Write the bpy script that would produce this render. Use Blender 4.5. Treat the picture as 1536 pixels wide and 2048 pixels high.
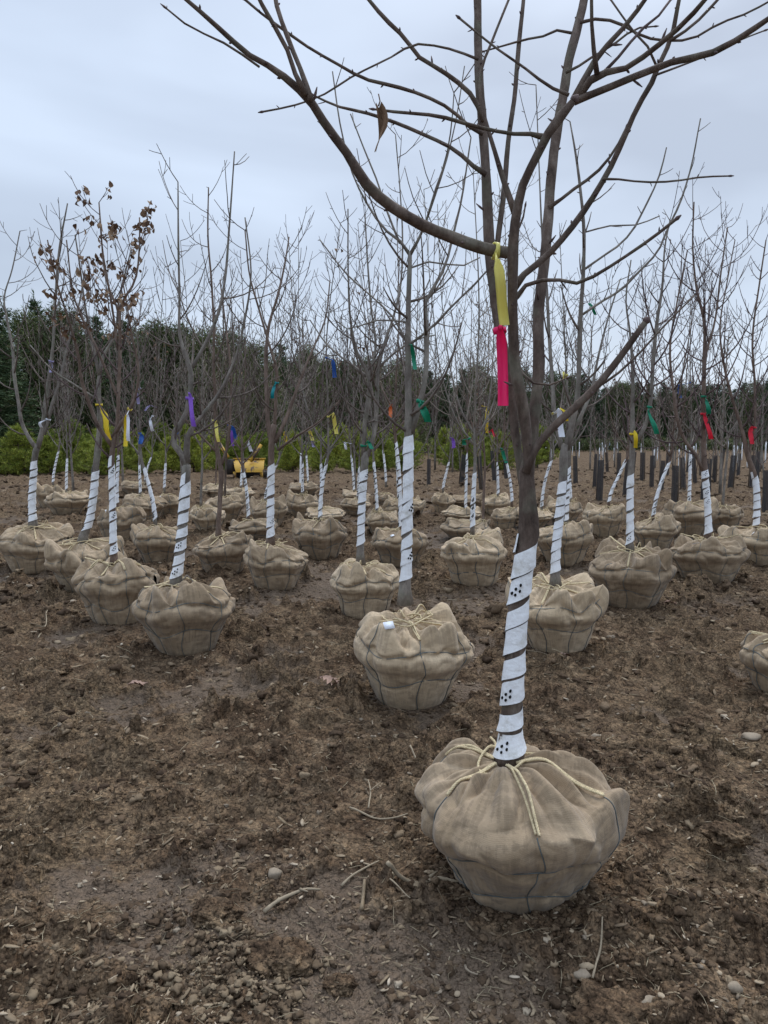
import bpy, math, random
import numpy as np
R = math.radians
# ------------------------------------------------------------------ camera, sky, sun, exposure
F = 1450.0; HC = 1.55; PITCH = math.atan((1024-875)/F)
sc = bpy.context.scene
for o in list(bpy.data.objects): bpy.data.objects.remove(o)
col = sc.collection
cam = bpy.data.cameras.new('camera'); camo = bpy.data.objects.new('camera', cam); col.objects.link(camo)
cam.sensor_fit = 'HORIZONTAL'; cam.sensor_width = 36; cam.lens = F/1536*36
cam.clip_start = 0.05; cam.clip_end = 3000
camo.location = (0, 0, HC); camo.rotation_euler = (math.pi/2-PITCH, 0, 0)
sc.camera = camo
SUN_EL, SUN_AZ = 52, 20      # azimuth from +Y (ahead of the camera) towards +X
w = bpy.data.worlds.new("World"); sc.world = w; w.use_nodes = True
nt = w.node_tree; nt.nodes.clear()
def N(nt, t, **k):
    n = nt.nodes.new(t)
    for a, b in k.items():
        if a.startswith('i_'):
            n.inputs[a[2:].replace('_', ' ')].default_value = b
        else: setattr(n, a, b)
    return n
L = lambda nt, a, b: nt.links.new(a, b)
sky = N(nt, 'ShaderNodeTexSky', sky_type='NISHITA', sun_disc=False, sun_elevation=R(SUN_EL), sun_rotation=R(SUN_AZ), air_density=1.2, dust_density=2.0)
tc = N(nt, 'ShaderNodeTexCoord'); mp = N(nt, 'ShaderNodeMapping'); mp.inputs['Scale'].default_value = (1, 1, 3.0); mp.inputs['Location'].default_value = (.35, .1, .9)
L(nt, tc.outputs['Generated'], mp.inputs['Vector'])
nz = N(nt, 'ShaderNodeTexNoise'); nz.inputs['Scale'].default_value = 1.5; nz.inputs['Detail'].default_value = 4; nz.inputs['Roughness'].default_value = .45; nz.inputs['Distortion'].default_value=.3
L(nt, mp.outputs[0], nz.inputs['Vector'])
cr = N(nt, 'ShaderNodeValToRGB'); e = cr.color_ramp.elements
e[0].position = .36; e[0].color = (.315, .366, .455, 1); e[1].position = .60; e[1].color = (.475, .552, .672, 1)
L(nt, nz.outputs['Fac'], cr.inputs['Fac'])
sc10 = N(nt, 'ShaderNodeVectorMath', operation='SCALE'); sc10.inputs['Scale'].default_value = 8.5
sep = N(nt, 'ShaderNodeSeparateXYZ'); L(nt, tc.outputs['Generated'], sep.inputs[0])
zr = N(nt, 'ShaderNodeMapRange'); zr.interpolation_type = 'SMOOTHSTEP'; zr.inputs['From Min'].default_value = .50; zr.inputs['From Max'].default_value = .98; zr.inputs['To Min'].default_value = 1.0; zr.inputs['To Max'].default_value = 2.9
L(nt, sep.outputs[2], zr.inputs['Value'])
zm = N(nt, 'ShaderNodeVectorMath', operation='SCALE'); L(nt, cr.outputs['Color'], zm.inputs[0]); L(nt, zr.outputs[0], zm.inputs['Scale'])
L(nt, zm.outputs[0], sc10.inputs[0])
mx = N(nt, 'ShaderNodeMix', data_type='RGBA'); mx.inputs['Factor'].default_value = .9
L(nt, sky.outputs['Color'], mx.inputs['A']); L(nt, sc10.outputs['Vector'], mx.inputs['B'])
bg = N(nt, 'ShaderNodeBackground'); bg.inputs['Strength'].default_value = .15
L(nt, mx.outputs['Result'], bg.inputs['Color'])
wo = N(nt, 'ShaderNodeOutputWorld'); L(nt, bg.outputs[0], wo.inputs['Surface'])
sl = bpy.data.lights.new('sun', 'SUN'); sl.energy = 1.5; sl.angle = R(18); sl.color = (1, .96, .9)
so = bpy.data.objects.new('sun', sl); col.objects.link(so); so.location = (0, 0, 30)
so.rotation_euler = (R(90-SUN_EL), 0, R(180-SUN_AZ))   # light comes from ahead-above
sc.view_settings.view_transform = 'Standard'; sc.view_settings.look = 'None'
sc.view_settings.exposure = 0.22; sc.view_settings.gamma = 1
sc.cycles.max_bounces = 6; sc.cycles.transparent_max_bounces = 12

# ------------------------------------------------------------------ numeric helpers
_rng = np.random.RandomState(5)
_perm = np.concatenate([_rng.permutation(256)]*3).astype(np.int64)
_g3 = _rng.normal(size=(256, 3)); _g3 /= np.linalg.norm(_g3, axis=1)[:, None]
def noise3(x, y, z=0.0):
    x, y, z = np.broadcast_arrays(np.asarray(x, float), np.asarray(y, float), np.asarray(z, float))
    xi = np.floor(x).astype(np.int64); yi = np.floor(y).astype(np.int64); zi = np.floor(z).astype(np.int64)
    xf, yf, zf = x-xi, y-yi, z-zi
    f = lambda t: t*t*t*(t*(t*6-15)+10)
    u, v, ww = f(xf), f(yf), f(zf); out = 0
    for a in (0, 1):
        for b in (0, 1):
            for c in (0, 1):
                g = _g3[_perm[_perm[_perm[(xi+a) & 255]+((yi+b) & 255)]+((zi+c) & 255)]]
                d = g[..., 0]*(xf-a)+g[..., 1]*(yf-b)+g[..., 2]*(zf-c)
                out = out+d*(u if a else 1-u)*(v if b else 1-v)*(ww if c else 1-ww)
    return out*1.6
def noise2(x, y, z=0.0):
    xi = np.floor(x).astype(np.int64); yi = np.floor(y).astype(np.int64)
    xf, yf = x-xi, y-yi; f = lambda t: t*t*t*(t*(t*6-15)+10); u, v = f(xf), f(yf); out = 0
    k = int(z*7) & 255
    for a in (0, 1):
        for b in (0, 1):
            g = _g3[_perm[_perm[((xi+a) & 255)]+((yi+b+k) & 255)]]
            out = out+(g[..., 0]*(xf-a)+g[..., 1]*(yf-b))*(u if a else 1-u)*(v if b else 1-v)
    return out*1.8
def worley(x, y, seed=0):
    xi = np.floor(x).astype(np.int64); yi = np.floor(y).astype(np.int64)
    best = np.full(x.shape, 9.0); bid = np.zeros(x.shape)
    for a in (-1, 0, 1):
        for b in (-1, 0, 1):
            cx, cy = xi+a, yi+b
            h = _perm[_perm[(cx+seed) & 255]+(cy & 255)]; h2 = _perm[h+37]; h3 = _perm[h2+91]
            d = np.hypot(cx+h/256.-x, cy+h2/256.-y)
            m = d < best; best = np.where(m, d, best); bid = np.where(m, h3/256., bid)
    return best, bid
def sstep(a, b, x):
    t = np.clip((x-a)/(b-a), 0, 1); return t*t*(3-2*t)
def H0(x, y):
    x = np.asarray(x, float); y = np.asarray(y, float)
    r = .010*np.clip(y-6, 0, 16)
    return r+.05*noise2(x*.23+3, y*.23+7)*np.clip(y/6, .3, 1)+.022*noise2(x*.8+1, y*.8+4, 2)
CP, SP = math.cos(PITCH), math.sin(PITCH)
def ray(px, py):
    a = (px-768)/F; b = (1024-py)/F
    return np.array([a, CP+b*SP, -SP+b*CP])
def at(px, py, Y):
    d = ray(px, py); return np.array([0, 0, HC])+d*(Y/d[1])
def gp(px, py):
    d = ray(px, py); z = 0.
    for _ in range(12):
        t = (z-HC)/d[2]; z = float(H0(d[0]*t, d[1]*t))
    t = (z-HC)/d[2]; return np.array([d[0]*t, d[1]*t, z])

# ------------------------------------------------------------------ mesh builder
class MB:
    def __init__(s): s.v = []; s.q = []; s.t = []; s.uv = []; s.n = 0; s.hasuv = False
    def add(s, v, q=None, t=None, uv=None):
        v = np.asarray(v, float).reshape(-1, 3)
        if q is not None and len(q): s.q.append(np.asarray(q, np.int64).reshape(-1, 4)+s.n)
        if t is not None and len(t): s.t.append(np.asarray(t, np.int64).reshape(-1, 3)+s.n)
        s.uv.append(np.zeros((len(v), 2)) if uv is None else np.asarray(uv, float)); s.hasuv |= uv is not None
        s.v.append(v); s.n += len(v)
    def tube(s, P, r, k=6, cap=True, lump=0., seed=0):
        P = np.asarray(P, float); n = len(P); r = np.broadcast_to(np.asarray(r, float), (n,))
        T = np.gradient(P, axis=0); T /= np.linalg.norm(T, axis=1)[:, None]+1e-12
        m = np.abs(T).mean(0); ref = np.zeros(3); ref[int(np.argmin(m))] = 1
        A = np.cross(T, ref); A /= np.linalg.norm(A, axis=1)[:, None]+1e-12; B = np.cross(T, A)
        th = np.arange(k)*2*math.pi/k
        rr = np.repeat(r[:, None], k, 1)
        if lump:
            rr = rr*(1+lump*noise3(np.cos(th)[None, :]*1.3+seed*3.1, np.sin(th)[None, :]*1.3, np.arange(n)[:, None]*.55+seed))
        V = P[:, None]+rr[..., None]*(np.cos(th)[None, :, None]*A[:, None]+np.sin(th)[None, :, None]*B[:, None])
        i = np.arange(n-1)[:, None]*k; j = np.arange(k)[None]; j2 = (j+1) % k
        Q = np.stack([i+j, i+k+j, i+k+j2, i+j2], -1).reshape(-1, 4)
        ln = np.concatenate([[0], np.cumsum(np.linalg.norm(np.diff(P, axis=0), axis=1))])
        uv = np.stack(np.broadcast_arrays(np.sin(th)[None]*.5*rr.mean()*6, ln[:, None]), -1).reshape(-1, 2)
        V = V.reshape(-1, 3); Tt = None
        if cap:
            V = np.vstack([V, P[-1]+T[-1]*r[-1]*.6, P[0]-T[0]*r[0]*.1]); uv = np.vstack([uv, uv[-1], uv[0]])
            e0 = (n-1)*k; jj = np.arange(k); Tt = np.concatenate([np.stack([e0+jj, np.full(k, n*k), e0+(jj+1) % k], -1), np.stack([jj, (jj+1) % k, np.full(k, n*k+1)], -1)])
        s.add(V, Q, Tt, uv)
    def grid(s, V, closed=False, uv=None):
        nu, nv = V.shape[:2]
        i = np.arange(nu-1)[:, None]; j = np.arange(nv if closed else nv-1)[None]
        j2 = (j+1) % nv
        Q = np.stack(np.broadcast_arrays(i*nv+j, i*nv+j2, (i+1)*nv+j2, (i+1)*nv+j), -1).reshape(-1, 4)
        s.add(V.reshape(-1, 3), Q, None, None if uv is None else uv.reshape(-1, 2))
    def box(s, c, h, rot=None):
        c = np.asarray(c, float); h = np.asarray(h, float)
        v = np.array([[x, y, z] for x in (-1, 1) for y in (-1, 1) for z in (-1, 1)])*h
        if rot is not None: v = v@np.asarray(rot).T
        s.add(v+c, [[0, 1, 3, 2], [4, 6, 7, 5], [0, 4, 5, 1], [2, 3, 7, 6], [0, 2, 6, 4], [1, 5, 7, 3]])
    def build(s, name, mat, parent=None, smooth=True, origin=None, attrs=None):
        V = np.concatenate(s.v) if s.v else np.zeros((0, 3))
        if origin is not None: V = V-np.asarray(origin)
        Q = np.concatenate(s.q) if s.q else np.zeros((0, 4), np.int64); T = np.concatenate(s.t) if s.t else np.zeros((0, 3), np.int64)
        me = bpy.data.meshes.new(name); me.vertices.add(len(V)); me.vertices.foreach_set('co', V.astype(np.float32).ravel())
        nl = len(Q)*4+len(T)*3; me.loops.add(nl); vi = np.concatenate([Q.ravel(), T.ravel()]).astype(np.int32)
        me.loops.foreach_set('vertex_index', vi)
        me.polygons.add(len(Q)+len(T)); st = np.concatenate([np.arange(len(Q))*4, len(Q)*4+np.arange(len(T))*3]).astype(np.int32)
        me.polygons.foreach_set('loop_start', st)
        if s.hasuv:
            UV = np.concatenate(s.uv); l = me.uv_layers.new(name='UVMap'); l.data.foreach_set('uv', UV[vi].astype(np.float32).ravel())
        if attrs:
            for k2, a in attrs.items():
                at_ = me.attributes.new(k2, 'FLOAT', 'POINT'); at_.data.foreach_set('value', a.astype(np.float32).ravel())
        me.update(calc_edges=True); me.validate()
        if smooth: me.shade_smooth()
        me.materials.append(mat)
        o = bpy.data.objects.new(name, me); col.objects.link(o)
        if parent is not None: o.parent = parent
        return o
def tag(o, label=None, cat=None, group=None, kind=None):
    if label: o['label'] = label
    if cat: o['category'] = cat
    if group: o['group'] = group
    if kind: o['kind'] = kind
    return o
def empty(name, loc):
    o = bpy.data.objects.new(name, None); col.objects.link(o); o.location = loc; o.empty_display_size = .1; return o
def copy_tree(o, parent=None):
    c = o.copy(); col.objects.link(c); c.parent = parent
    for ch in list(o.children): copy_tree(ch, c)
    return c

# ------------------------------------------------------------------ materials
def mat(name, base, rough=.8, spec=.3):
    m = bpy.data.materials.new(name); m.use_nodes = True; n = m.node_tree; n.nodes.clear()
    b = N(n, 'ShaderNodeBsdfPrincipled'); b.inputs['Roughness'].default_value = rough; b.inputs['Specular IOR Level'].default_value = spec
    b.inputs['Base Color'].default_value = (*base, 1)
    o = N(n, 'ShaderNodeOutputMaterial'); L(n, b.outputs[0], o.inputs['Surface']); return m, n, b, o
def ramp(n, src, stops):
    c = N(n, 'ShaderNodeValToRGB'); el = c.color_ramp.elements
    while len(el) < len(stops): el.new(.5)
    for e_, (p, cc) in zip(el, stops): e_.position = p; e_.color = (*cc, 1)
    L(n, src, c.inputs['Fac']); return c.outputs['Color']
def noise(n, scale, detail=4, rough=.55, vec='Object', stretch=None, dist=0):
    t = N(n, 'ShaderNodeTexCoord'); v = t.outputs[vec]
    if stretch:
        mm = N(n, 'ShaderNodeMapping'); mm.inputs['Scale'].default_value = stretch; L(n, v, mm.inputs['Vector']); v = mm.outputs[0]
    z = N(n, 'ShaderNodeTexNoise'); z.inputs['Scale'].default_value = scale; z.inputs['Detail'].default_value = detail
    z.inputs['Roughness'].default_value = rough; z.inputs['Distortion'].default_value = dist; L(n, v, z.inputs['Vector']); return z.outputs['Fac']
def mixc(n, f, a, b, mode='MIX'):
    m = N(n, 'ShaderNodeMix', data_type='RGBA', blend_type=mode)
    for s_, x in (('Factor', f), ('A', a), ('B', b)):
        if isinstance(x, (int, float)): m.inputs[s_].default_value = x
        elif isinstance(x, tuple): m.inputs[s_].default_value = (*x, 1)
        else: L(n, x, m.inputs[s_])
    return m.outputs['Result']
def bump(n, b, h, strength, dist, prev=None):
    u = N(n, 'ShaderNodeBump'); u.inputs['Strength'].default_value = strength; u.inputs['Distance'].default_value = dist
    L(n, h, u.inputs['Height'])
    if prev is not None: L(n, prev, u.inputs['Normal'])
    L(n, u.outputs[0], b.inputs['Normal']); return u.outputs[0]
def math_(n, op, a, b=0.0, clamp=False):
    m = N(n, 'ShaderNodeMath', operation=op, use_clamp=clamp)
    for i, x in enumerate((a, b)):
        if isinstance(x, (int, float)): m.inputs[i].default_value = x
        else: L(n, x, m.inputs[i])
    return m.outputs[0]

# soil
def soil_material():
    m, n, b, o = mat('soil', (.06, .045, .03), .95, .08)
    big = noise(n, .9, 5, .6); mid = noise(n, 7, 7, .68); fine = noise(n, 60, 5, .7)
    base = ramp(n, mid, [(.28, (.042, .026, .016)), (.46, (.096, .063, .039)), (.62, (.165, .115, .072)), (.78, (.27, .20, .13))])
    dry = ramp(n, fine, [(.3, (.075, .052, .032)), (.55, (.165, .118, .070)), (.75, (.32, .245, .15))])
    c1 = mixc(n, math_(n, 'MULTIPLY', ramp(n, big, [(.46, (0, 0, 0)), (.66, (1, 1, 1))]), .55), base, dry)
    def vor(scale, out='Distance'):
        tq = N(n, 'ShaderNodeTexCoord'); dn = N(n, 'ShaderNodeTexNoise'); dn.inputs['Scale'].default_value = scale*.6; L(n, tq.outputs['Object'], dn.inputs['Vector'])
        ad = N(n, 'ShaderNodeVectorMath', operation='MULTIPLY_ADD'); L(n, dn.outputs['Color'], ad.inputs[0]); ad.inputs[1].default_value = (.9/scale,)*3; L(n, tq.outputs['Object'], ad.inputs[2])
        v = N(n, 'ShaderNodeTexVoronoi'); v.inputs['Scale'].default_value = scale; L(n, ad.outputs[0], v.inputs['Vector']); return v.outputs[out]
    cell = mixc(n, .5, vor(95, 'Color'), vor(38, 'Color'))
    sepc = N(n, 'ShaderNodeSeparateColor'); L(n, cell, sepc.inputs[0])
    c1 = mixc(n, .85, c1, ramp(n, sepc.outputs[0], [(.2, (.55, .55, .56)), (.5, (1, 1, 1)), (.8, (1.5, 1.46, 1.4))]), 'MULTIPLY')
    c2 = mixc(n, .35, c1, ramp(n, fine, [(.32, (.35, .35, .35)), (.5, (1, 1, 1)), (.7, (1.75, 1.7, 1.6))]), 'MULTIPLY')
    a = N(n, 'ShaderNodeAttribute', attribute_name='wet')
    wetc = mixc(n, noise(n, 5, 5), (.085, .059, .040), (.170, .125, .088))
    c3 = mixc(n, a.outputs['Fac'], c2, wetc)
    c3 = mixc(n, math_(n, 'MULTIPLY', a.outputs['Fac'], .55), c3, ramp(n, sepc.outputs[1], [(.25, (.6, .6, .6)), (.5, (1, 1, 1)), (.8, (1.35, 1.33, 1.3))]), 'MULTIPLY')
    L(n, c3, b.inputs['Base Color'])
    rr = N(n, 'ShaderNodeMapRange'); rr.inputs['To Min'].default_value = .95; rr.inputs['To Max'].default_value = .58
    L(n, a.outputs['Fac'], rr.inputs['Value']); L(n, rr.outputs[0], b.inputs['Roughness'])
    p = bump(n, b, math_(n, 'SUBTRACT', 1.0, vor(34)), .8, .022)
    p = bump(n, b, math_(n, 'SUBTRACT', 1.0, vor(90)), .8, .009, p)
    bump(n, b, noise(n, 160, 3, .6), .5, .003, p)
    return m
SOIL = soil_material()
def clod_material():
    m, n, b, o = mat('soil_lumps', (.08, .06, .04), .95, .15)
    g = N(n, 'ShaderNodeNewGeometry')
    c = ramp(n, g.outputs['Random Per Island'], [(0, (.05, .032, .020)), (.5, (.098, .065, .040)), (.85, (.155, .107, .067)), (1, (.26, .195, .125))])
    c = mixc(n, .6, c, ramp(n, noise(n, 90, 4, .7), [(.3, (.55, .55, .55)), (.7, (1.4, 1.4, 1.4))]), 'MULTIPLY')
    L(n, c, b.inputs['Base Color']); bump(n, b, noise(n, 150, 5, .7), .8, .004); return m
CLOD = clod_material()
def island_mat(name, stops, rough=.85):
    m, n, b, o = mat(name, stops[0][1], rough, .2)
    g = N(n, 'ShaderNodeNewGeometry'); c = ramp(n, g.outputs['Random Per Island'], stops)
    c = mixc(n, .5, c, ramp(n, noise(n, 120, 4, .7), [(.3, (.6, .6, .6)), (.7, (1.25, 1.25, 1.25))]), 'MULTIPLY')
    L(n, c, b.inputs['Base Color']); return m
DRYC = island_mat('dry_crumb', [(0, (.085, .058, .036)), (.5, (.145, .103, .064)), (1, (.25, .19, .122))], .95)
CHIP = island_mat('wood_chip', [(0, (.14, .10, .065)), (.6, (.24, .18, .115)), (.9, (.36, .28, .19)), (1, (.50, .42, .32))])
STRAW = island_mat('straw', [(0, (.13, .10, .065)), (.6, (.25, .20, .13)), (1, (.42, .35, .23))])
ROOTM = island_mat('old_root', [(0, (.24, .19, .13)), (1, (.36, .29, .20))])
PEB = island_mat('pebble', [(0, (.16, .125, .09)), (1, (.36, .29, .21))])
def bark_material(name, a, b_, c_, scale=18, lichen=0):
    m, n, b, o = mat(name, a, .85, .2)
    nz_ = noise(n, scale, 6, .65, stretch=(1, 1, .35)); f = noise(n, scale*7, 4, .7, stretch=(1, 1, .5))
    c = ramp(n, nz_, [(.3, a), (.52, b_), (.72, c_)])
    c = mixc(n, .5, c, ramp(n, f, [(.3, (.6, .6, .6)), (.7, (1.35, 1.35, 1.35))]), 'MULTIPLY')
    c = mixc(n, .7, c, ramp(n, noise(n, 5, 6, .7, dist=.6), [(.32, (.55, .52, .5)), (.5, (1, 1, 1)), (.68, (1.4, 1.38, 1.34))]), 'MULTIPLY')
    if lichen: c = mixc(n, math_(n, 'MULTIPLY', ramp(n, noise(n, 9, 5, .6), [(.52, (0, 0, 0)), (.66, (1, 1, 1))]), lichen), c, (.17, .185, .13))
    L(n, c, b.inputs['Base Color'])
    p = bump(n, b, noise(n, scale*2.5, 5, .7, stretch=(1, 1, .6)), .7, .006)
    bump(n, b, noise(n, scale*4, 3, .6, stretch=(.7, .7, 3.5)), .35, .002, p)
    return m
BARKS = [bark_material('bark_grey', (.12, .10, .085), (.20, .175, .15), (.30, .27, .235), lichen=.35),
         bark_material('bark_brown', (.10, .068, .052), (.165, .118, .092), (.24, .185, .15)),
         bark_material('bark_dark', (.055, .038, .030), (.12, .088, .07), (.20, .162, .135), 22, lichen=.3)]
TWIGS = [bark_material('twig_brown', (.085, .066, .055), (.14, .112, .094), (.21, .172, .145), 30),
         bark_material('twig_purple', (.075, .052, .05), (.12, .085, .08), (.18, .135, .125), 30),
         bark_material('twig_pale', (.18, .15, .122), (.26, .22, .18), (.34, .29, .24), 30)]
def burlap_material():
    m, n, b, o = mat('burlap', (.35, .25, .17), .95, .1)
    b.inputs['Sheen Weight'].default_value = .15
    oi = N(n, 'ShaderNodeObjectInfo')
    big = noise(n, 3.5, 5, .6); c = ramp(n, big, [(.3, (.29, .219, .143)), (.5, (.395, .305, .207)), (.7, (.49, .388, .272))])
    c = mixc(n, math_(n, 'MULTIPLY', ramp(n, noise(n, 6, 6, .7, dist=.5), [(.55, (0, 0, 0)), (.75, (1, 1, 1))]), .55), c, (.21, .155, .108))
    tint = ramp(n, oi.outputs['Random'], [(0, (.70, .67, .64)), (1, (1.14, 1.13, 1.10))]); c = mixc(n, 1.0, c, tint, 'MULTIPLY')
    t = N(n, 'ShaderNodeTexCoord')
    def wv(ax):
        wq = N(n, 'ShaderNodeTexWave', wave_type='BANDS', bands_direction=ax, wave_profile='SIN')
        wq.inputs['Scale'].default_value = 95; wq.inputs['Distortion'].default_value = 1.2; wq.inputs['Detail'].default_value = 2; wq.inputs['Detail Scale'].default_value = .6
        L(n, t.outputs['UV'], wq.inputs['Vector']); return wq.outputs['Fac']
    weave = math_(n, 'MULTIPLY', wv('X'), wv('Y'))
    slub = noise(n, 60, 3, .6, 'UV', (1, .12, 1)); slub2 = noise(n, 60, 3, .6, 'UV', (.12, 1, 1))
    sl_ = math_(n, 'ADD', slub, slub2)
    c = mixc(n, .25, c, ramp(n, weave, [(0, (.62, .6, .57)), (.5, (1.12, 1.12, 1.12)), (1, (1.3, 1.3, 1.3))]), 'MULTIPLY')
    c = mixc(n, .45, c, ramp(n, sl_, [(.8, (.7, .68, .65)), (1.0, (1, 1, 1)), (1.2, (1.3, 1.28, 1.24))]), 'MULTIPLY')
    L(n, c, b.inputs['Base Color'])
    p = bump(n, b, weave, .3, .0015); p = bump(n, b, noise(n, 22, 5, .6), .6, .010, p); bump(n, b, sl_, .3, .002, p)
    return m
BURLAP = burlap_material()
def wrap_material():
    m, n, b, o = mat('white_wrap', (.8, .82, .86), .55, .35)
    c = mixc(n, math_(n, 'MULTIPLY', ramp(n, noise(n, 14, 7, .7), [(.5, (0, 0, 0)), (.7, (1, 1, 1))]), .7), (.82, .83, .84), (.44, .41, .34))
    L(n, c, b.inputs['Base Color']); bump(n, b, noise(n, 22, 4, .65), .8, .010); return m
WRAP = wrap_material()
def plain(name, c, rough=.7, spec=.3, var=.25, sc_=20):
    m, n, b, o = mat(name, c, rough, spec)
    cc = mixc(n, var, c, ramp(n, noise(n, sc_, 4, .6), [(.3, (.5, .5, .5)), (.7, (1.5, 1.5, 1.5))]), 'MULTIPLY'); L(n, cc, b.inputs['Base Color']); return m
HOLE = plain('hole_black', (.012, .011, .01), .9, .1)
WIRE = plain('basket_wire', (.10, .12, .12), .5, .5)
TWINE = plain('twine', (.55, .45, .28), .9, .1, .6, 120)
TAG = plain('paper_tag', (.8, .82, .85), .5)
def ribbon_mat(name, c):
    m, n, b, o = mat(name, c, .4, .4)
    tr = N(n, 'ShaderNodeBsdfTranslucent'); tr.inputs['Color'].default_value = (*c, 1)
    ms = N(n, 'ShaderNodeMixShader'); ms.inputs[0].default_value = .3
    L(n, b.outputs[0], ms.inputs[1]); L(n, tr.outputs[0], ms.inputs[2]); L(n, ms.outputs[0], o.inputs['Surface'])
    bump(n, b, noise(n, 25, 3, .5), .4, .006); return m
RC = {'yellow': (.80, .62, .035), 'paleyellow': (.82, .74, .20), 'red': (.75, .02, .05), 'pink': (.92, .015, .16), 'green': (.01, .26, .14), 'teal': (.0, .25, .27),
      'purple': (.30, .13, .62), 'lavender': (.42, .38, .60), 'blue': (.03, .13, .45), 'white': (.78, .79, .83), 'orange': (.7, .17, .04)}
RM = {k: ribbon_mat('ribbon_'+k, v) for k, v in RC.items()}
def leaf_mat(name, a, b_, c_):
    m, n, b, o = mat(name, a, .8, .2); g = N(n, 'ShaderNodeNewGeometry')
    L(n, ramp(n, g.outputs['Random Per Island'], [(0, a), (.5, b_), (1, c_)]), b.inputs['Base Color']); return m
DEAD = leaf_mat('dead_leaf', (.10, .055, .032), (.19, .115, .07), (.32, .22, .14))
OAKL = leaf_mat('oak_leaf', (.33, .22, .17), (.33, .22, .17), (.33, .22, .17))
def needle_mat(name, a, b_, c_):
    m, n, b, o = mat(name, a, .75, .25); g = N(n, 'ShaderNodeNewGeometry'); oi = N(n, 'ShaderNodeObjectInfo')
    c = ramp(n, g.outputs['Random Per Island'], [(0, a), (.5, b_), (1, c_)])
    c = mixc(n, 1., c, ramp(n, oi.outputs['Random'], [(0, (.72, .78, .75)), (1, (1.25, 1.18, 1.05))]), 'MULTIPLY')
    L(n, c, b.inputs['Base Color']); return m
SPR = needle_mat('spruce_needles', (.032, .056, .030), (.062, .10, .048), (.11, .15, .07))
CED = needle_mat('cedar_needles', (.055, .075, .033), (.105, .132, .056), (.19, .205, .09))
PINE = needle_mat('young_pine_needles', (.12, .17, .036), (.26, .31, .055), (.46, .46, .095))
print('mats ok')

# ------------------------------------------------------------------ ground
NEAR_BALLS = ((1048, 418, 1835, 420), (825, 240, 1422, 220), (365, 205, 1316, 160), (229, 167, 1252, 110), (1124, 188, 1312, 140), (1267, 162, 1220, 100), (549, 129, 1182, 70), (729, 143, 1238, 80), (168, 147, 1188, 80), (1424, 149, 1170, 60), (953, 133, 1174, 60), (1580, 154, 1392, 90))
PADS = []
for xc_, wd_, yb_, n in NEAR_BALLS:
    f_ = gp(xc_, yb_); Yc_ = f_[1]
    for _ in range(6): R_ = wd_/2*Yc_/F; Yc_ = f_[1]+.64*R_
    PADS.append(((xc_-768)/F*Yc_, Yc_, R_))
def micro(X, Y, sp):
    """height and wetness of the churned field; sp: the spacing the surface is sampled at"""
    z = H0(X, Y)
    fade = lambda wl: np.clip(wl/(sp*1.6+1e-6), .0, 1)
    wx = X+.035*noise2(X*7, Y*7, 3); wy = Y+.035*noise2(X*7+9, Y*7+5, 4)
    wet = sstep(.20, .42, noise2(X*.8+11, Y*.8+2, 5)+.45*noise2(X*3, Y*3, 6)+.25*noise2(X*9, Y*9, 1)+.12*noise2(X*27, Y*27, 1))
    lump = 1-.72*wet
    m2 = sstep(-.5, .5, noise2(X*1.7, Y*1.7, 8)); m3 = sstep(-.35, .35, noise2(X*4.1+3, Y*4.1, 3))
    h = .030*noise2(wx*2.6, wy*2.6, 9)*fade(.4)+.012*noise2(wx*9, wy*9, 2)*fade(.1)
    for cell, amp, sd in ((.34, .050, 7), (.22, .078, 1), (.12, .064, 2), (.062, .036, 3), (.033, .016, 4), (.018, .008, 5), (.010, .004, 6)):
        f1, idd = worley(wx/cell, wy/cell, sd*17)
        bmp = np.clip(1-(f1*1.45)**3, 0, 1)*np.clip(idd*1.5-.4, 0, 1)
        h = h+amp*bmp*lump*(.15+.45*m2+.55*m3)*fade(cell)
    rid = 0; am = .5; fr = 11
    for k in range(3):
        rid = rid+am*(1-2*np.abs(noise2(wx*fr+k*7, wy*fr+3*k, k)))*fade(.5/fr); am *= .5; fr *= 2.3
    h = h+.012*rid*lump*m2
    # wheel ruts pressed into the mud
    for x0, sl_, wd, dp in ((.52, .10, .17, .035), (-1.35, -.22, .15, .03), (1.9, .12, .2, .045), (2.6, .12, .2, .045)):
        dd = np.abs(X-(x0+sl_*Y)); h = h-dp*np.exp(-(dd/wd)**4)*np.clip(1-np.abs(Y-4)/5, 0, 1)*(.6+.4*noise2(X*3, Y*3))
    for px_, py_, pr_ in PADS:
        k_ = sstep(1.05, .66, np.hypot(X-px_, Y-py_)/pr_); h = h*(1-.8*k_)+.030*k_
    return z+h-.030, wet
def ground_z(x, y):
    x = np.asarray(x, float); y = np.asarray(y, float); return micro(x, y, .0015*np.abs(y)+.001)[0]
def build_ground():
    uin = np.linspace(-.60, .60, 960); a = np.geomspace(.605, 6, 90)
    U = np.concatenate([-a[::-1], uin, a])
    pys = np.concatenate([np.linspace(2150, 1300, 520), np.linspace(1298, 950, 250)[1:], np.linspace(948, 884, 60)])
    Ys = [HC/(-(ray(768, p)[2]/ray(768, p)[1])) for p in pys]
    Ys = np.array([-12, -6, -3, -1.5, -.5, .2, .6, .9, 1.2, 1.4, 1.55]+[y for y in Ys if y > 1.6]+[330, 500, 900, 2000])
    Yw = np.maximum(np.abs(Ys), 1.6)
    X = U[None]*Yw[:, None]; Y = np.repeat(Ys[:, None], len(U), 1)
    dy = np.gradient(Ys)[:, None]; dx = np.gradient(U)[None]*Yw[:, None]; sp = np.maximum(np.abs(dy)*.3, dx)
    z, wet = micro(X, Y, sp)
    mb = MB(); mb.grid(np.stack([X, Y, z], -1))
    g = mb.build('ground', SOIL, attrs={'wet': wet*np.clip((30-Y)/20, 0, 1)}); g['kind'] = 'structure'
    return g
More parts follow.
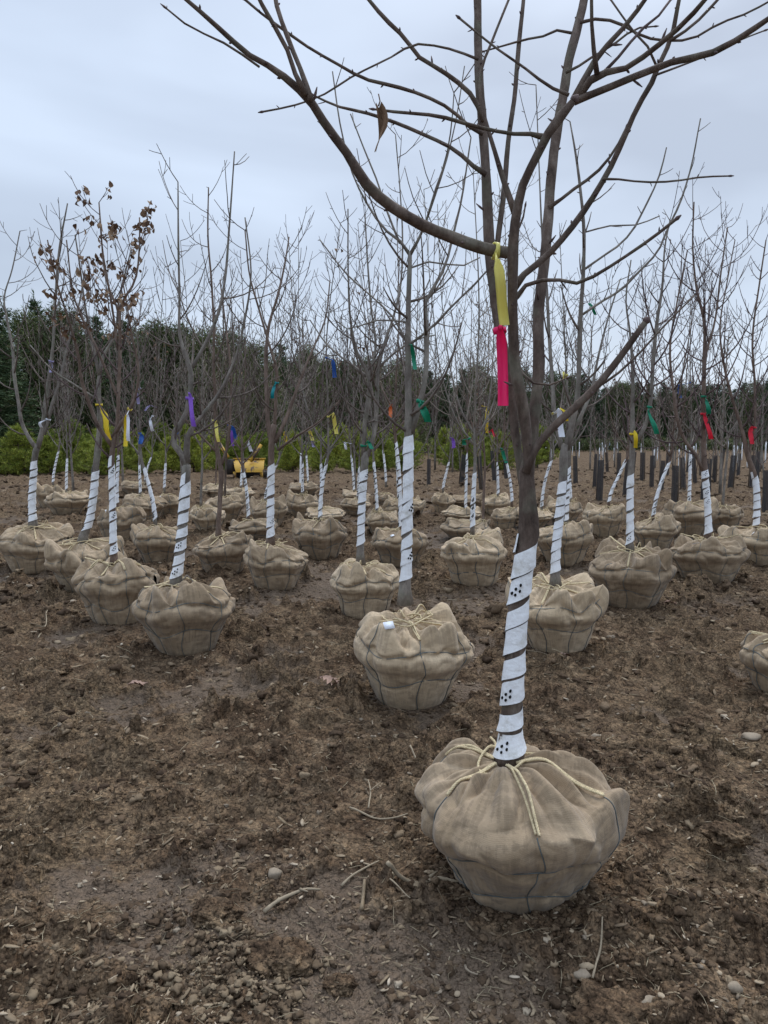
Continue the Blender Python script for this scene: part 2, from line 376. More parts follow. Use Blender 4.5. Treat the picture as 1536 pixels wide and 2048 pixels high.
ground = build_ground()
_gv = np.empty(len(ground.data.vertices)*3, np.float32); ground.data.vertices.foreach_get('co', _gv)
print('ground', len(_gv)//3)

# ------------------------------------------------------------------ soil lumps, chips, straw (nobody could count them)
def ico():
    t = (1+5**.5)/2
    v = np.array([[-1, t, 0], [1, t, 0], [-1, -t, 0], [1, -t, 0], [0, -1, t], [0, 1, t], [0, -1, -t], [0, 1, -t], [t, 0, -1], [t, 0, 1], [-t, 0, -1], [-t, 0, 1]], float)
    f = [[0, 11, 5], [0, 5, 1], [0, 1, 7], [0, 7, 10], [0, 10, 11], [1, 5, 9], [5, 11, 4], [11, 10, 2], [10, 7, 6], [7, 1, 8], [3, 9, 4], [3, 4, 2], [3, 2, 6], [3, 6, 8], [3, 8, 9], [4, 9, 5], [2, 4, 11], [6, 2, 10], [8, 6, 7], [9, 8, 1]]
    v /= np.linalg.norm(v[0]); v = list(map(tuple, v)); cache = {}; nf = []
    def mid(a, b):
        k = (min(a, b), max(a, b))
        if k not in cache:
            m = np.array(v[a])+np.array(v[b]); m /= np.linalg.norm(m); v.append(tuple(m)); cache[k] = len(v)-1
        return cache[k]
    for a, b, c in f:
        x, y, z = mid(a, b), mid(b, c), mid(c, a); nf += [[a, x, z], [b, y, x], [c, z, y], [x, y, z]]
    return np.array(v), np.array(nf)
IV, IF = ico()
def rand_pix(rg, n, ymin=1000, ymax=2120, pw=1.0):
    py = ymin+(ymax-ymin)*rg.rand(n)**pw; px = -60+1660*rg.rand(n)
    return px, py
def scatter_points(rg, n, **k):
    px, py = rand_pix(rg, n, **k); P = []
    a = (px-768)/F; b = (1024-py)/F; d = np.stack([a, CP+b*SP, -SP+b*CP], 1); z = np.zeros(n)
    for _ in range(6):
        t = (z-HC)/d[:, 2]; z = H0(d[:, 0]*t, d[:, 1]*t)
    x_, y_ = d[:, 0]*t, d[:, 1]*t; return np.stack([x_, y_, ground_z(x_, y_)], 1)
def lumps(P, S, rg):
    n = len(P); nv = len(IV)
    off = rg.rand(n, 1, 3)*50
    V = np.repeat(IV[None], n, 0)
    k = noise3(*(np.moveaxis(V*1.1+off, -1, 0))); k2 = noise3(*(np.moveaxis(V*3.6+off, -1, 0)))
    V = np.sign(V)*np.abs(V)**.8; V = V*(1+.75*k+.8*k2)[..., None]*S[:, None, None]*np.stack([.8+.5*rg.rand(n), .8+.5*rg.rand(n), .45+.4*rg.rand(n)], 1)[:, None]
    th = rg.rand(n)*6.28; c, s = np.cos(th)[:, None], np.sin(th)[:, None]
    V = np.stack([V[..., 0]*c-V[..., 1]*s, V[..., 0]*s+V[..., 1]*c, V[..., 2]], -1)+P[:, None]
    mb = MB(); mb.add(V.reshape(-1, 3), None, (IF[None]+(np.arange(n)*nv)[:, None, None]).reshape(-1, 3)); return mb
rg = np.random.RandomState(3)
P1 = scatter_points(rg, 12000, pw=.8); dist = np.linalg.norm(P1[:, :2], axis=1)
keep = noise2(P1[:, 0]*1.3+5, P1[:, 1]*1.3)+.5*noise2(P1[:, 0]*5, P1[:, 1]*5) > -.12; P1 = P1[keep]; dist = dist[keep]
S1 = (.0028+.012*rg.rand(len(P1))**4)*np.clip(dist/2.2, 1, 3.2); 
# crumbly heaps of drier soil
heaps = []
for hx, hy, rad, n in ((450, 1915, .16, 260), (520, 1975, .17, 240), (300, 1960, .13, 90), (620, 1905, .10, 50), (40, 1990, .12, 70), (1180, 2010, .16, 60), (1330, 1930, .10, 30), (330, 1830, .12, 60), (560, 1790, .08, 24)):
    c = gp(hx, hy); q = c+np.concatenate([rg.normal(size=(n, 2))*rad*.5, np.zeros((n, 1))], 1)
    rr = np.linalg.norm(q[:, :2]-c[:2], axis=1); q[:, 2] = ground_z(q[:, 0], q[:, 1])+.03*np.exp(-(rr/rad)**2)*rg.rand(n); heaps.append(q)
for xc_, wd_, yb_, n in NEAR_BALLS:
    f_ = gp(xc_, yb_); Yc_ = f_[1]
    for _ in range(6): R_ = wd_/2*Yc_/F; Yc_ = f_[1]+.64*R_
    a_ = rg.rand(n)*6.28; q_ = R_*(.64+np.abs(rg.normal(size=n))*.10); xx_ = (xc_-768)/F*Yc_+q_*np.cos(a_); yy_ = Yc_+q_*np.sin(a_)
    heaps.append(np.stack([xx_, yy_, ground_z(xx_, yy_)+.006*rg.rand(n)], 1))
DRY = np.concatenate(heaps[:5]); SD = .0028+.011*rg.rand(len(DRY))**3.5; HP = np.concatenate(heaps[5:]); P = np.concatenate([P1, HP]); S = np.concatenate([S1, .0035+.011*rg.rand(len(HP))**2.5])
tag(lumps(DRY, SD, rg).build('dry_crumbs', DRYC, smooth=False), 'heap of pale dry crumbled soil at the bottom left', 'soil', kind='stuff')
P4 = scatter_points(rg, 9000, ymin=935, ymax=1240, pw=1.1); P = np.concatenate([P, P4]); d4 = np.linalg.norm(P4[:, :2], axis=1); S = np.concatenate([S, (.004+.0022*d4)*(.35+1.1*rg.rand(len(P4))**2)])
P[:, 2] -= S*.25
lumps(P, S, rg).build('soil_lumps', CLOD, smooth=False)['kind'] = 'stuff'
tag(bpy.data.objects['soil_lumps'], 'loose brown lumps of soil crumbled over the muddy ground', 'soil')
P2 = scatter_points(rg, 320, pw=.9); P2[:, 2] += .002
o = lumps(P2, (.0025+.007*rg.rand(320)**2.5)*np.clip(np.linalg.norm(P2, axis=1)/2.5, 1, 3), rg).build('pebbles', PEB, smooth=False)
tag(o, 'small pale pebbles scattered over the soil', 'pebbles', kind='stuff')
def bits(n, lmin, lmax, wd, th, rg, pw=.8, bend=.0, ymin=1000):
    P = scatter_points(rg, n, pw=pw, ymin=ymin); d = np.linalg.norm(P, axis=1); sc_ = np.clip(d/2.6, 1, 3.0)
    Ln = (lmin+(lmax-lmin)*rg.rand(n)**2)*sc_**.7; a = rg.rand(n)*6.28; tilt = rg.normal(size=n)*.22
    dx = np.stack([np.cos(a)*np.cos(tilt), np.sin(a)*np.cos(tilt), np.sin(tilt)], 1); dy = np.stack([-np.sin(a), np.cos(a), rg.normal(size=n)*.3], 1); dz = np.cross(dx, dy)
    W = wd*(.5+rg.rand(n))*sc_; T_ = th*sc_; P[:, 2] += .003+np.abs(np.sin(tilt))*Ln*.4
    V = []
    for x, tw in ((-1, .35), (-.3, 1), (.4, .9), (1, .3)):
        bb = bend*(x*x)*Ln*rg.uniform(-1, 1, n)
        for sy in (-1, 1):
            for sz in (-1, 1):
                V.append(P+dx*(x*Ln/2)[:, None]+dy*(sy*W/2*tw+bb)[:, None]+dz*(sz*T_/2)[:, None])
    V = np.stack(V, 1); Q = []
    for k in range(3):
        b0 = k*4; Q += [[b0, b0+1, b0+5, b0+4], [b0+1, b0+3, b0+7, b0+5], [b0+3, b0+2, b0+6, b0+7], [b0+2, b0, b0+4, b0+6]]
    Q += [[0, 2, 3, 1], [12, 13, 15, 14]]
    mb = MB(); mb.add(V.reshape(-1, 3), (np.array(Q)[None]+(np.arange(n)*16)[:, None, None]).reshape(-1, 4)); return mb
tag(bits(2600, .006, .034, .0055, .0022, rg).build('wood_chips', CHIP, smooth=False), 'pale splintered wood chips littered over the mud', 'wood chips', kind='stuff')
tag(bits(520, .018, .055, .011, .003, rg).build('bark_chips', CHIP, smooth=False), 'larger tan splinters and bark flakes lying on the mud', 'bark chips', kind='stuff')
tag(bits(1800, .02, .09, .0013, .0013, rg, bend=.18).build('straw_litter', STRAW, smooth=False), 'thin dry straw and root hairs strewn over the mud', 'straw', kind='stuff')

# ------------------------------------------------------------------ root balls
PROF = np.array([(0, 0), (.38, -.01), (.54, .0), (.63, .06), (.705, .18), (.79, .36), (.875, .53), (.985, .62), (1.035, .70), (1.02, .79), (.93, .875), (.74, .94), (.48, .99), (.25, 1.01), (.09, 1.0), (.05, .93)])
ROUND = np.array([(0, 0), (.40, -.01), (.60, .0), (.68, .07), (.76, .20), (.85, .34), (.93, .44), (1.01, .52), (1.045, .61), (1.02, .71), (.94, .80), (.79, .885), (.56, .95), (.30, 1.0), (.10, 1.0), (.05, .93)])
def cr_interp(t, pr):
    pl = np.concatenate([[0], np.cumsum(np.linalg.norm(np.diff(pr, axis=0), axis=1))]); pl /= pl[-1]
    t = np.clip(t, 0, 1); i = np.clip(np.searchsorted(pl, t, side='right')-1, 0, len(pr)-2)
    f = ((t-pl[i])/(pl[i+1]-pl[i]))[..., None]
    Pp = np.vstack([pr[:1], pr, pr[-1:]]); a, b, c, d = Pp[i], Pp[i+1], Pp[i+2], Pp[i+3]
    return .5*((2*b)+(c-a)*f+(2*a-5*b+4*c-d)*f*f+(3*b-a-3*c+d)*f**3)
T1_BALL = [False]
class Ball:
    def __init__(s, c, Rr, Hh, seed, top=(0, 0)):
        s.c = np.array(c); s.R = Rr; s.H = Hh; g = np.random.RandomState(seed); s.g = g; s.sd = seed*1.37; s.top = np.array(top)
        s.nw = g.randint(7, 10); s.wa = (np.arange(s.nw)+g.uniform(-.15, .15, s.nw))/s.nw+g.rand()
        s.hz = [.16+g.uniform(-.03, .03), .40+g.uniform(-.03, .03), .585+g.uniform(-.015, .02)]   # profile parameter of the ring wires
        k_ = g.uniform(0, .75); s.prof = PROF*(1-k_)+ROUND*k_
        if T1_BALL[0]:
            s.prof = ROUND; s.nw = 6; s.wa = np.array([.755, .585, .905, .08, .25, .42]); s.hz = [.16, .33, .475]
        s.low = [(k, g.rand()*6.28, g.uniform(.2, 1)) for k in (2, 3, 4, 5)]
        s.flap = [(g.rand(), g.uniform(.62, .74), g.uniform(.03, .07), g.uniform(.05, .17)) for _ in range(5)]
        s.ve = g.uniform(.67, .74, s.nw); s.tap = g.uniform(-.05, .16); s.slump = g.uniform(.03, .10)
        s.lean = g.uniform(-.07, .07, 2); s.nf = g.randint(6, 11)
    def surf(s, u, v):
        u, v = np.broadcast_arrays(np.asarray(u, float), np.asarray(v, float))
        rz = cr_interp(v, s.prof); r, z = rz[..., 0].copy(), rz[..., 1].copy()
        th = u*2*math.pi; cx, sx = np.cos(th), np.sin(th)
        side = sstep(.12, .3, v); rim = np.exp(-((v-.64)/.12)**2); topm = sstep(.60, .74, v)
        lo = sum(a*np.sin(k*th+p+2*v) for k, p, a in s.low)
        m = 1+.030*lo*side
        r = r*(1-s.tap*sstep(.62, .1, v))
        n1 = noise3(cx*1.5+s.sd, sx*1.5, z*1.9+s.sd); n2 = noise3(cx*3.4+s.sd, sx*3.4+4, z*4.2)
        wx_ = .45*noise3(cx*2.2+s.sd+5, sx*2.2, z*2.5)
        bl1 = np.abs(noise3(cx*2.3+s.sd+wx_, sx*2.3, z*2.0+v*1.5))-.28       # billows: soft swells, sharp valleys
        bl2 = np.abs(noise3(cx*5.0+s.sd+wx_*2, sx*5.0+7, z*4.0+v*4))-.28
        du = np.min(np.abs((u[..., None]-s.wa+.5+.018*n1[..., None]) % 1-.5), -1)
        lob = np.clip(du/.055, 0, 1)
        n3 = .022*np.sin(th*s.nw*.5+s.sd)+.03*n2
        dh = np.min(np.abs(v[..., None]+n3[..., None]-np.array(s.hz)), -1)
        drim = np.abs(v+n3-s.hz[2])
        pin = np.exp(-(du/.012)**2)*sstep(.10, .2, v)*(1-sstep(.72, .82, v))
        pinh = np.exp(-(dh/.014)**2)
        m = m+.045*n1*side-.030*pin-.030*pinh-.045*np.exp(-(drim/.022)**2)+(.075*lob-.035)*rim+.13*bl1*side*(.4+.6*rim)+.05*bl2*side*(.5+.5*rim)
        m = m*(1+.05*np.sin(th+s.sd*3)*rim)
        if s.prof is ROUND: m = m+.035*bl1*sstep(.1, .25, v)*sstep(.8, .66, v)-.02*(lob-.5)*rim
        # gathers radiating from the trunk
        wu = th*s.nf+2.6*noise3(cx*2+s.sd, sx*2, v*3+9)+1.4*np.sin(v*9+s.sd)
        ga = (1-np.abs(np.sin(wu*.5)))**1.4
        z = z+(.05*ga-.015+.13*n1+.06*n2+.15*bl1+.08*bl2)*topm*sstep(.985, .82, v)
        z = z*(1+s.slump*np.sin(th+s.sd*5)*sstep(.3, .65, v)*sstep(.98, .8, v))
        for fu, fv, sw, fa in s.flap:
            d2 = ((u-fu+.5) % 1-.5)+.25*(v-fv); q = np.exp(-(d2/sw)**2-((v-fv)/.06)**2)
            m = m+fa*.8*q; z = z+fa*1.5*q
            z = z-fa*.9*np.exp(-((d2-sw*1.05)/(sw*.35))**2-((v-fv)/.07)**2); m = m-fa*.5*np.exp(-((d2-sw*1.05)/(sw*.35))**2-((v-fv)/.07)**2)
        z = np.maximum(z, np.where(v < .2, -.02, 0))
        X = r*m*cx+s.lean[0]*z+s.top[0]/s.R*sstep(.5, 1, v)**2*(1-.0*r); Yy = r*m*sx+s.lean[1]*z+s.top[1]/s.R*sstep(.5, 1, v)**2
        return np.stack([s.c[0]+X*s.R, s.c[1]+Yy*s.R, s.c[2]+z*s.H], -1)
    def mesh(s, nu, nv):
        u = np.linspace(0, 1, nu+1); v = np.linspace(0.02, 1, nv)
        V = s.surf(u[None], v[:, None]); uv = np.stack(np.broadcast_arrays(u[None]*2*math.pi*s.R*.9, v[:, None]*s.R*2.2), -1)
        mb = MB(); mb.grid(V, uv=uv); return mb
    def normal(s, u, v, e=2e-3):
        a = s.surf(u+e, v)-s.surf(u-e, v); b = s.surf(u, v+e)-s.surf(u, v-e); n = np.cross(a, b); return n/(np.linalg.norm(n, axis=-1)[..., None]+1e-9)
def smooth_path(P, k=2):
    P = np.array(P, float)
    for _ in range(k):
        Q = P.copy(); Q[1:-1] = .25*P[:-2]+.5*P[1:-1]+.25*P[2:]; P = Q
    return P
def rope(mb, P, r, near):
    if not near: mb.tube(P, r, 4 if near is None else 5); return
    P = np.array(P, float); ln = np.concatenate([[0], np.cumsum(np.linalg.norm(np.diff(P, axis=0), axis=1))]); n = max(6, int(ln[-1]/.0035)); t = np.linspace(0, ln[-1], n)
    Q = np.stack([np.interp(t, ln, P[:, i]) for i in range(3)], 1); T = np.gradient(Q, axis=0); T /= np.linalg.norm(T, axis=1)[:, None]
    A = np.cross(T, [0.01, .02, 1.]); A /= np.linalg.norm(A, axis=1)[:, None]; B = np.cross(T, A)
    for ph in (0, 2.094, 4.189):
        mb.tube(Q+r*.55*(np.cos(t*260+ph)[:, None]*A+np.sin(t*260+ph)[:, None]*B), r*.62, 5)
def build_ball(parent, name_seed, c, Rr, Hh, top, trunk_r, detail, has_tag=False):
    T1_BALL[0] = detail == 3; b = Ball(c, Rr, Hh, name_seed, top); g = b.g; O = parent.location
    if detail == 3: b.ve = np.array([.60, .66, .64, .70, .72, .70]); b.tap = .03; b.nf = 5; b.flap = [(.80, .56, .06, .07), (.66, .50, .05, .06), (.93, .62, .06, .09)]
    nu, nv = {3: (420, 300), 2: (220, 150), 1: (110, 76), 0: (72, 48)}[detail]
    bo = b.mesh(nu, nv).build('root_ball', BURLAP, parent, origin=O)
    wr = .0018 if detail == 3 else (.0024 if detail == 2 else .0034)
    mb = MB(); K = {3: 130, 2: 90, 1: 56, 0: 40}[detail]
    uu = np.linspace(0, 1, K)
    for hz in b.hz:
        vv = hz+.006*np.sin(uu*6.28*3+hz*40)-(.022*np.sin(uu*2*math.pi*b.nw*.5+b.sd)); p = b.surf(uu, vv); nn = b.normal(uu, vv); mb.tube(smooth_path(p+nn*wr*1.2, 2), wr, 4, cap=False)
    for wi, wa in enumerate(b.wa):
        vv = np.linspace(.14, b.ve[wi], K//2); us = wa+.010*np.sin(vv*20+wa*30)*sstep(b.ve[wi], b.ve[wi]-.1, vv); p = b.surf(us, vv); nn = b.normal(us, vv); mb.tube(smooth_path(p+nn*wr*1.2, 2), wr, 4)
    mb.build('wire_basket', WIRE, bo, origin=O)
    tw = MB(); tr = {3: .0043, 2: .0046, 1: .005, 0: .006}[detail]; near = True if detail == 3 else (False if detail >= 1 else None)
    tc_ = b.surf(0., .975)*0+np.array([b.c[0]+top[0]+b.lean[0]*Rr, b.c[1]+top[1]+b.lean[1]*Rr, b.c[2]+Hh])
    ends = list(range(b.nw)); 
    for i in ends:
        if g.rand() < .15 and detail < 3: continue
        wa = b.wa[i]; ve = b.ve[i]
        for dbl in ((-.012, .012) if detail >= 2 else (0,)):
            vv = np.linspace(.955, ve, 16); us = wa+dbl*np.linspace(1, .15, 16)
            p = b.surf(us, vv); 
            # taut: keep the rope on or above the cloth, straight in plan
            s_ = np.linspace(0, 1, 16)[:, None]; line = p[0]*(1-s_)+p[-1]*s_; q = p.copy(); q[:, :2] = line[:, :2]*.8+p[:, :2]*.2; q[:, 2] = np.maximum(p[:, 2], line[:, 2]); q0 = smooth_path(q, 4); q0[:, 2] = np.maximum(q0[:, 2], p[:, 2])+tr*2.2; q = smooth_path(q0, 1)
            rope(tw, q, tr, near)
    # rope rings round the trunk
    for k in range(2 if 3 > detail >= 1 else 1):
        rr = trunk_r*(1.5+.9*k); a = np.linspace(0, 2*math.pi, 22)
        ring = np.stack([tc_[0]+rr*np.cos(a)*(1+.25*np.sin(2*a+k)), tc_[1]+rr*np.sin(a), tc_[2]+.012+.012*k+.02*np.sin(a*2+k*2+b.sd)], 1); rope(tw, ring, tr, near)
    # loose end
    a0 = g.rand()*6.28; t = np.linspace(0, 1, 10)[:, None]
    le = tc_+np.array([trunk_r*1.6*math.cos(a0), trunk_r*1.6*math.sin(a0), .01])+t*np.array([.06*math.cos(a0), .06*math.sin(a0), .02])+np.sin(t*3)*np.array([.01, 0, g.uniform(0, .07)])
    rope(tw, le, tr, near)
    tw.build('twine', TWINE, bo, origin=O)
    if has_tag:
        ut = (g.uniform(.60, .72)); p = b.surf(ut, .70); n_ = b.normal(ut, .70)
        t1 = np.cross(n_, [0, 0, 1.]); t1 /= np.linalg.norm(t1); t2 = np.cross(n_, t1); sz = .028 if detail == 3 else .034
        m2 = MB(); q = [p+n_*.012+t1*sz*a+t2*sz*.62*bb+n_*.004*cc for a, bb, cc in ((-1, -1, 0), (1, -1, 1), (1, 1, 0), (-1, 1, -1))]
        q2 = [x+n_*.0012 for x in q]; m2.add(np.array(q+q2), [[0, 1, 2, 3], [7, 6, 5, 4], [0, 4, 5, 1], [1, 5, 6, 2], [2, 6, 7, 3], [3, 7, 4, 0]]); m2.build('paper_tag', TAG, bo, origin=O, smooth=False)
    return b

# ------------------------------------------------------------------ branch growth
def unit(v): return v/(np.linalg.norm(v)+1e-9)
def grow(mb, g, p, d, Ln, r, lvl, P):
    """one branch with its side shoots; P: dict(up, wig, kids, spread, tip, minr)"""
    seg = max(3, min(9, int(Ln/.12)+2)); st = Ln/seg; pts = [p]; dd = unit(d)
    for i in range(seg):
        dd = unit(dd+np.array([0, 0, P['up']*st*2.2])+g.normal(size=3)*P['wig']*(.6 if lvl == 0 else 1)); pts.append(pts[-1]+dd*st)
    pts = np.array(pts); t = np.linspace(0, 1, len(pts)); rt = max(P['minr']*.8, r*.36)
    mb.tube(pts, r*(1-t)**.8+rt*(1-(1-t)**.8), 5 if lvl == 0 else (4 if r > .005 else 3))
    if lvl >= P['max']: return
    nk = int(Ln*P['kids'][lvl]*(.7+.6*g.rand())); az = g.rand()*6.28
    for k in range(nk):
        tt = .12+.86*(k+g.rand())/max(nk, 1); x = tt*(len(pts)-1); i = min(int(x), len(pts)-2); q = pts[i]+(pts[i+1]-pts[i])*(x-i)
        T = unit(pts[i+1]-pts[i]); az += 2.4+g.uniform(-.5, .5); A = unit(np.cross(T, [.3, .2, 1.])); B = np.cross(T, A)
        sd = A*math.cos(az)+B*math.sin(az); sp = P['spread']*(.7+.6*g.rand()); cd = unit(T*math.cos(sp)+sd*math.sin(sp))
        cl = Ln*P['ratio']*(1-.55*tt)*(.45+.9*g.rand()) if g.rand() > P['spur'] else .02+.05*g.rand()
        rr = max(P['minr'], min(r*(1-tt*.6)*.6, .0026+cl*.007))
        grow(mb, g, q, cd, cl, rr, lvl+1, P)
def resample(P, r, step):
    P = np.array(P, float); ln = np.concatenate([[0], np.cumsum(np.linalg.norm(np.diff(P, axis=0), axis=1))]); n = max(4, int(ln[-1]/step)+1)
    # catmull-rom through the traced points
    t = np.linspace(0, ln[-1], n); out = []
    for i in range(P.shape[1]):
        m = np.gradient(P[:, i], ln) if len(P) > 2 else np.full(len(P), (P[-1, i]-P[0, i])/ln[-1])
        k = np.clip(np.searchsorted(ln, t, side='right')-1, 0, len(P)-2); h = ln[k+1]-ln[k]; s_ = (t-ln[k])/h
        out.append((2*s_**3-3*s_**2+1)*P[k, i]+(s_**3-2*s_**2+s_)*h*m[k]+(-2*s_**3+3*s_**2)*P[k+1, i]+(s_**3-s_**2)*h*m[k+1])
    return np.stack(out, 1), np.interp(t, ln, r), t
def wrap_trunk(parent, O, Q, rad, t, s0, s1, pitch, detail, g, holes=True):
    """white tape wound up the trunk between the arc lengths s0 and s1"""
    cen = lambda s_: np.stack([np.interp(s_, t, Q[:, i]) for i in range(3)], -1)
    s0 = max(0.0, s0-(.055 if detail == 3 else .035))
    nt_ = {3: 40, 2: 26, 1: 16, 0: 12}[detail]; turns = (s1-s0)/pitch; n = int(turns*nt_)+2
    T = np.linspace(0, turns*2*math.pi, n); K = 6 if detail >= 2 else 4; k = np.linspace(0, 1, K)
    bw = pitch*(1.0+.42*noise3(T/6.+g.rand()*50, 0.3, 0)); bw = np.clip(bw, pitch*.62, pitch*1.2)
    if detail == 3: bw *= .77
    else: bw *= .86
    S = s0+pitch*T[:, None]/(2*math.pi)+k[None]*bw[:, None]+(.06*pitch*np.sin(T*.9+g.rand()*6))[:, None]; S = np.minimum(S, t[-1])
    off = (.0015+.0085*(1-k)[None]**1.3*(.4+.9*np.abs(noise3(T/5.+3, 2.2, g.rand()*9)))[:, None]+.0016*noise3(np.cos(T)[:, None]*2, T[:, None]*1.2, k[None]*2))
    C = cen(S); rr = np.interp(S, t, rad)*1.03+off
    TH = T[:, None]+1.5
    V = C+rr[..., None]*np.stack([np.cos(TH)*np.ones_like(k), np.sin(TH)*np.ones_like(k), 0*S], -1)
    mb = MB(); mb.grid(V); wo_ = mb.build('trunk_wrap', WRAP, parent, origin=O)
    if holes and detail >= 1:
        hb = MB(); tt = g.uniform(0, 3); hs = .0055 if detail >= 2 else .007
        while tt < T[-1]-1.5:
            if g.rand() < .62:
                for (da, dk) in ((0, .35), (.32, .22), (.30, .5), (.62, .34), (.62, .62)):
                    a_ = tt+da*(1.2 if detail >= 2 else 1.0)+1.5; T0 = a_-1.5
                    sc_ = s0+pitch*T0/(2*math.pi)+(dk+.1)*pitch*.8; c = cen(np.array(sc_)); r0 = float(np.interp(sc_, t, rad))*1.03+.0085
                    rd = np.array([math.cos(a_), math.sin(a_), 0]); tg = np.array([-math.sin(a_), math.cos(a_), .15])
                    ph = np.arange(8)*math.pi/4; ring = c+rd*r0+tg*np.cos(ph)[:, None]*hs*.75+np.array([0, 0, 1.])*np.sin(ph)[:, None]*hs
                    ring2 = ring-rd*.009
                    hb.add(np.vstack([ring, c+rd*(r0+.0003), ring2]), [[i, (i+1) % 8, 9+(i+1) % 8, 9+i] for i in range(8)], [[i, (i+1) % 8, 8] for i in range(8)])
            tt += g.choice([3.1, 6.28, 9.5, 12.6])
        if hb.n: hb.build('vent_holes', HOLE, wo_, origin=O, smooth=False)
def dead_leaves(pts, g, size):
    mb = MB()
    for p in pts:
        a = g.rand()*6.28; u = np.array([math.cos(a), math.sin(a), 0]); v = unit(np.array([g.normal()*.5, g.normal()*.5, -1])); s_ = size*(.6+.8*g.rand()); w_ = unit(np.cross(u, v)); cu = g.uniform(.2, .6)
        rows = []
        for i, (tt, wd) in enumerate(((0, .05), (.25, .32), (.55, .4), (.8, .25), (1, .03))):
            c = p+v*s_*tt+w_*s_*.35*math.sin(tt*3*cu*2)
            rows.append([c-u*s_*wd+w_*s_*wd*cu*1.2, c, c+u*s_*wd+w_*s_*wd*cu*1.5])
        mb.grid(np.array(rows))
    return mb
PAR = dict(up=1.15, wig=.065, kids=(6, 6, 4), spread=.72, ratio=.55, minr=.0017, max=2, spur=.35)

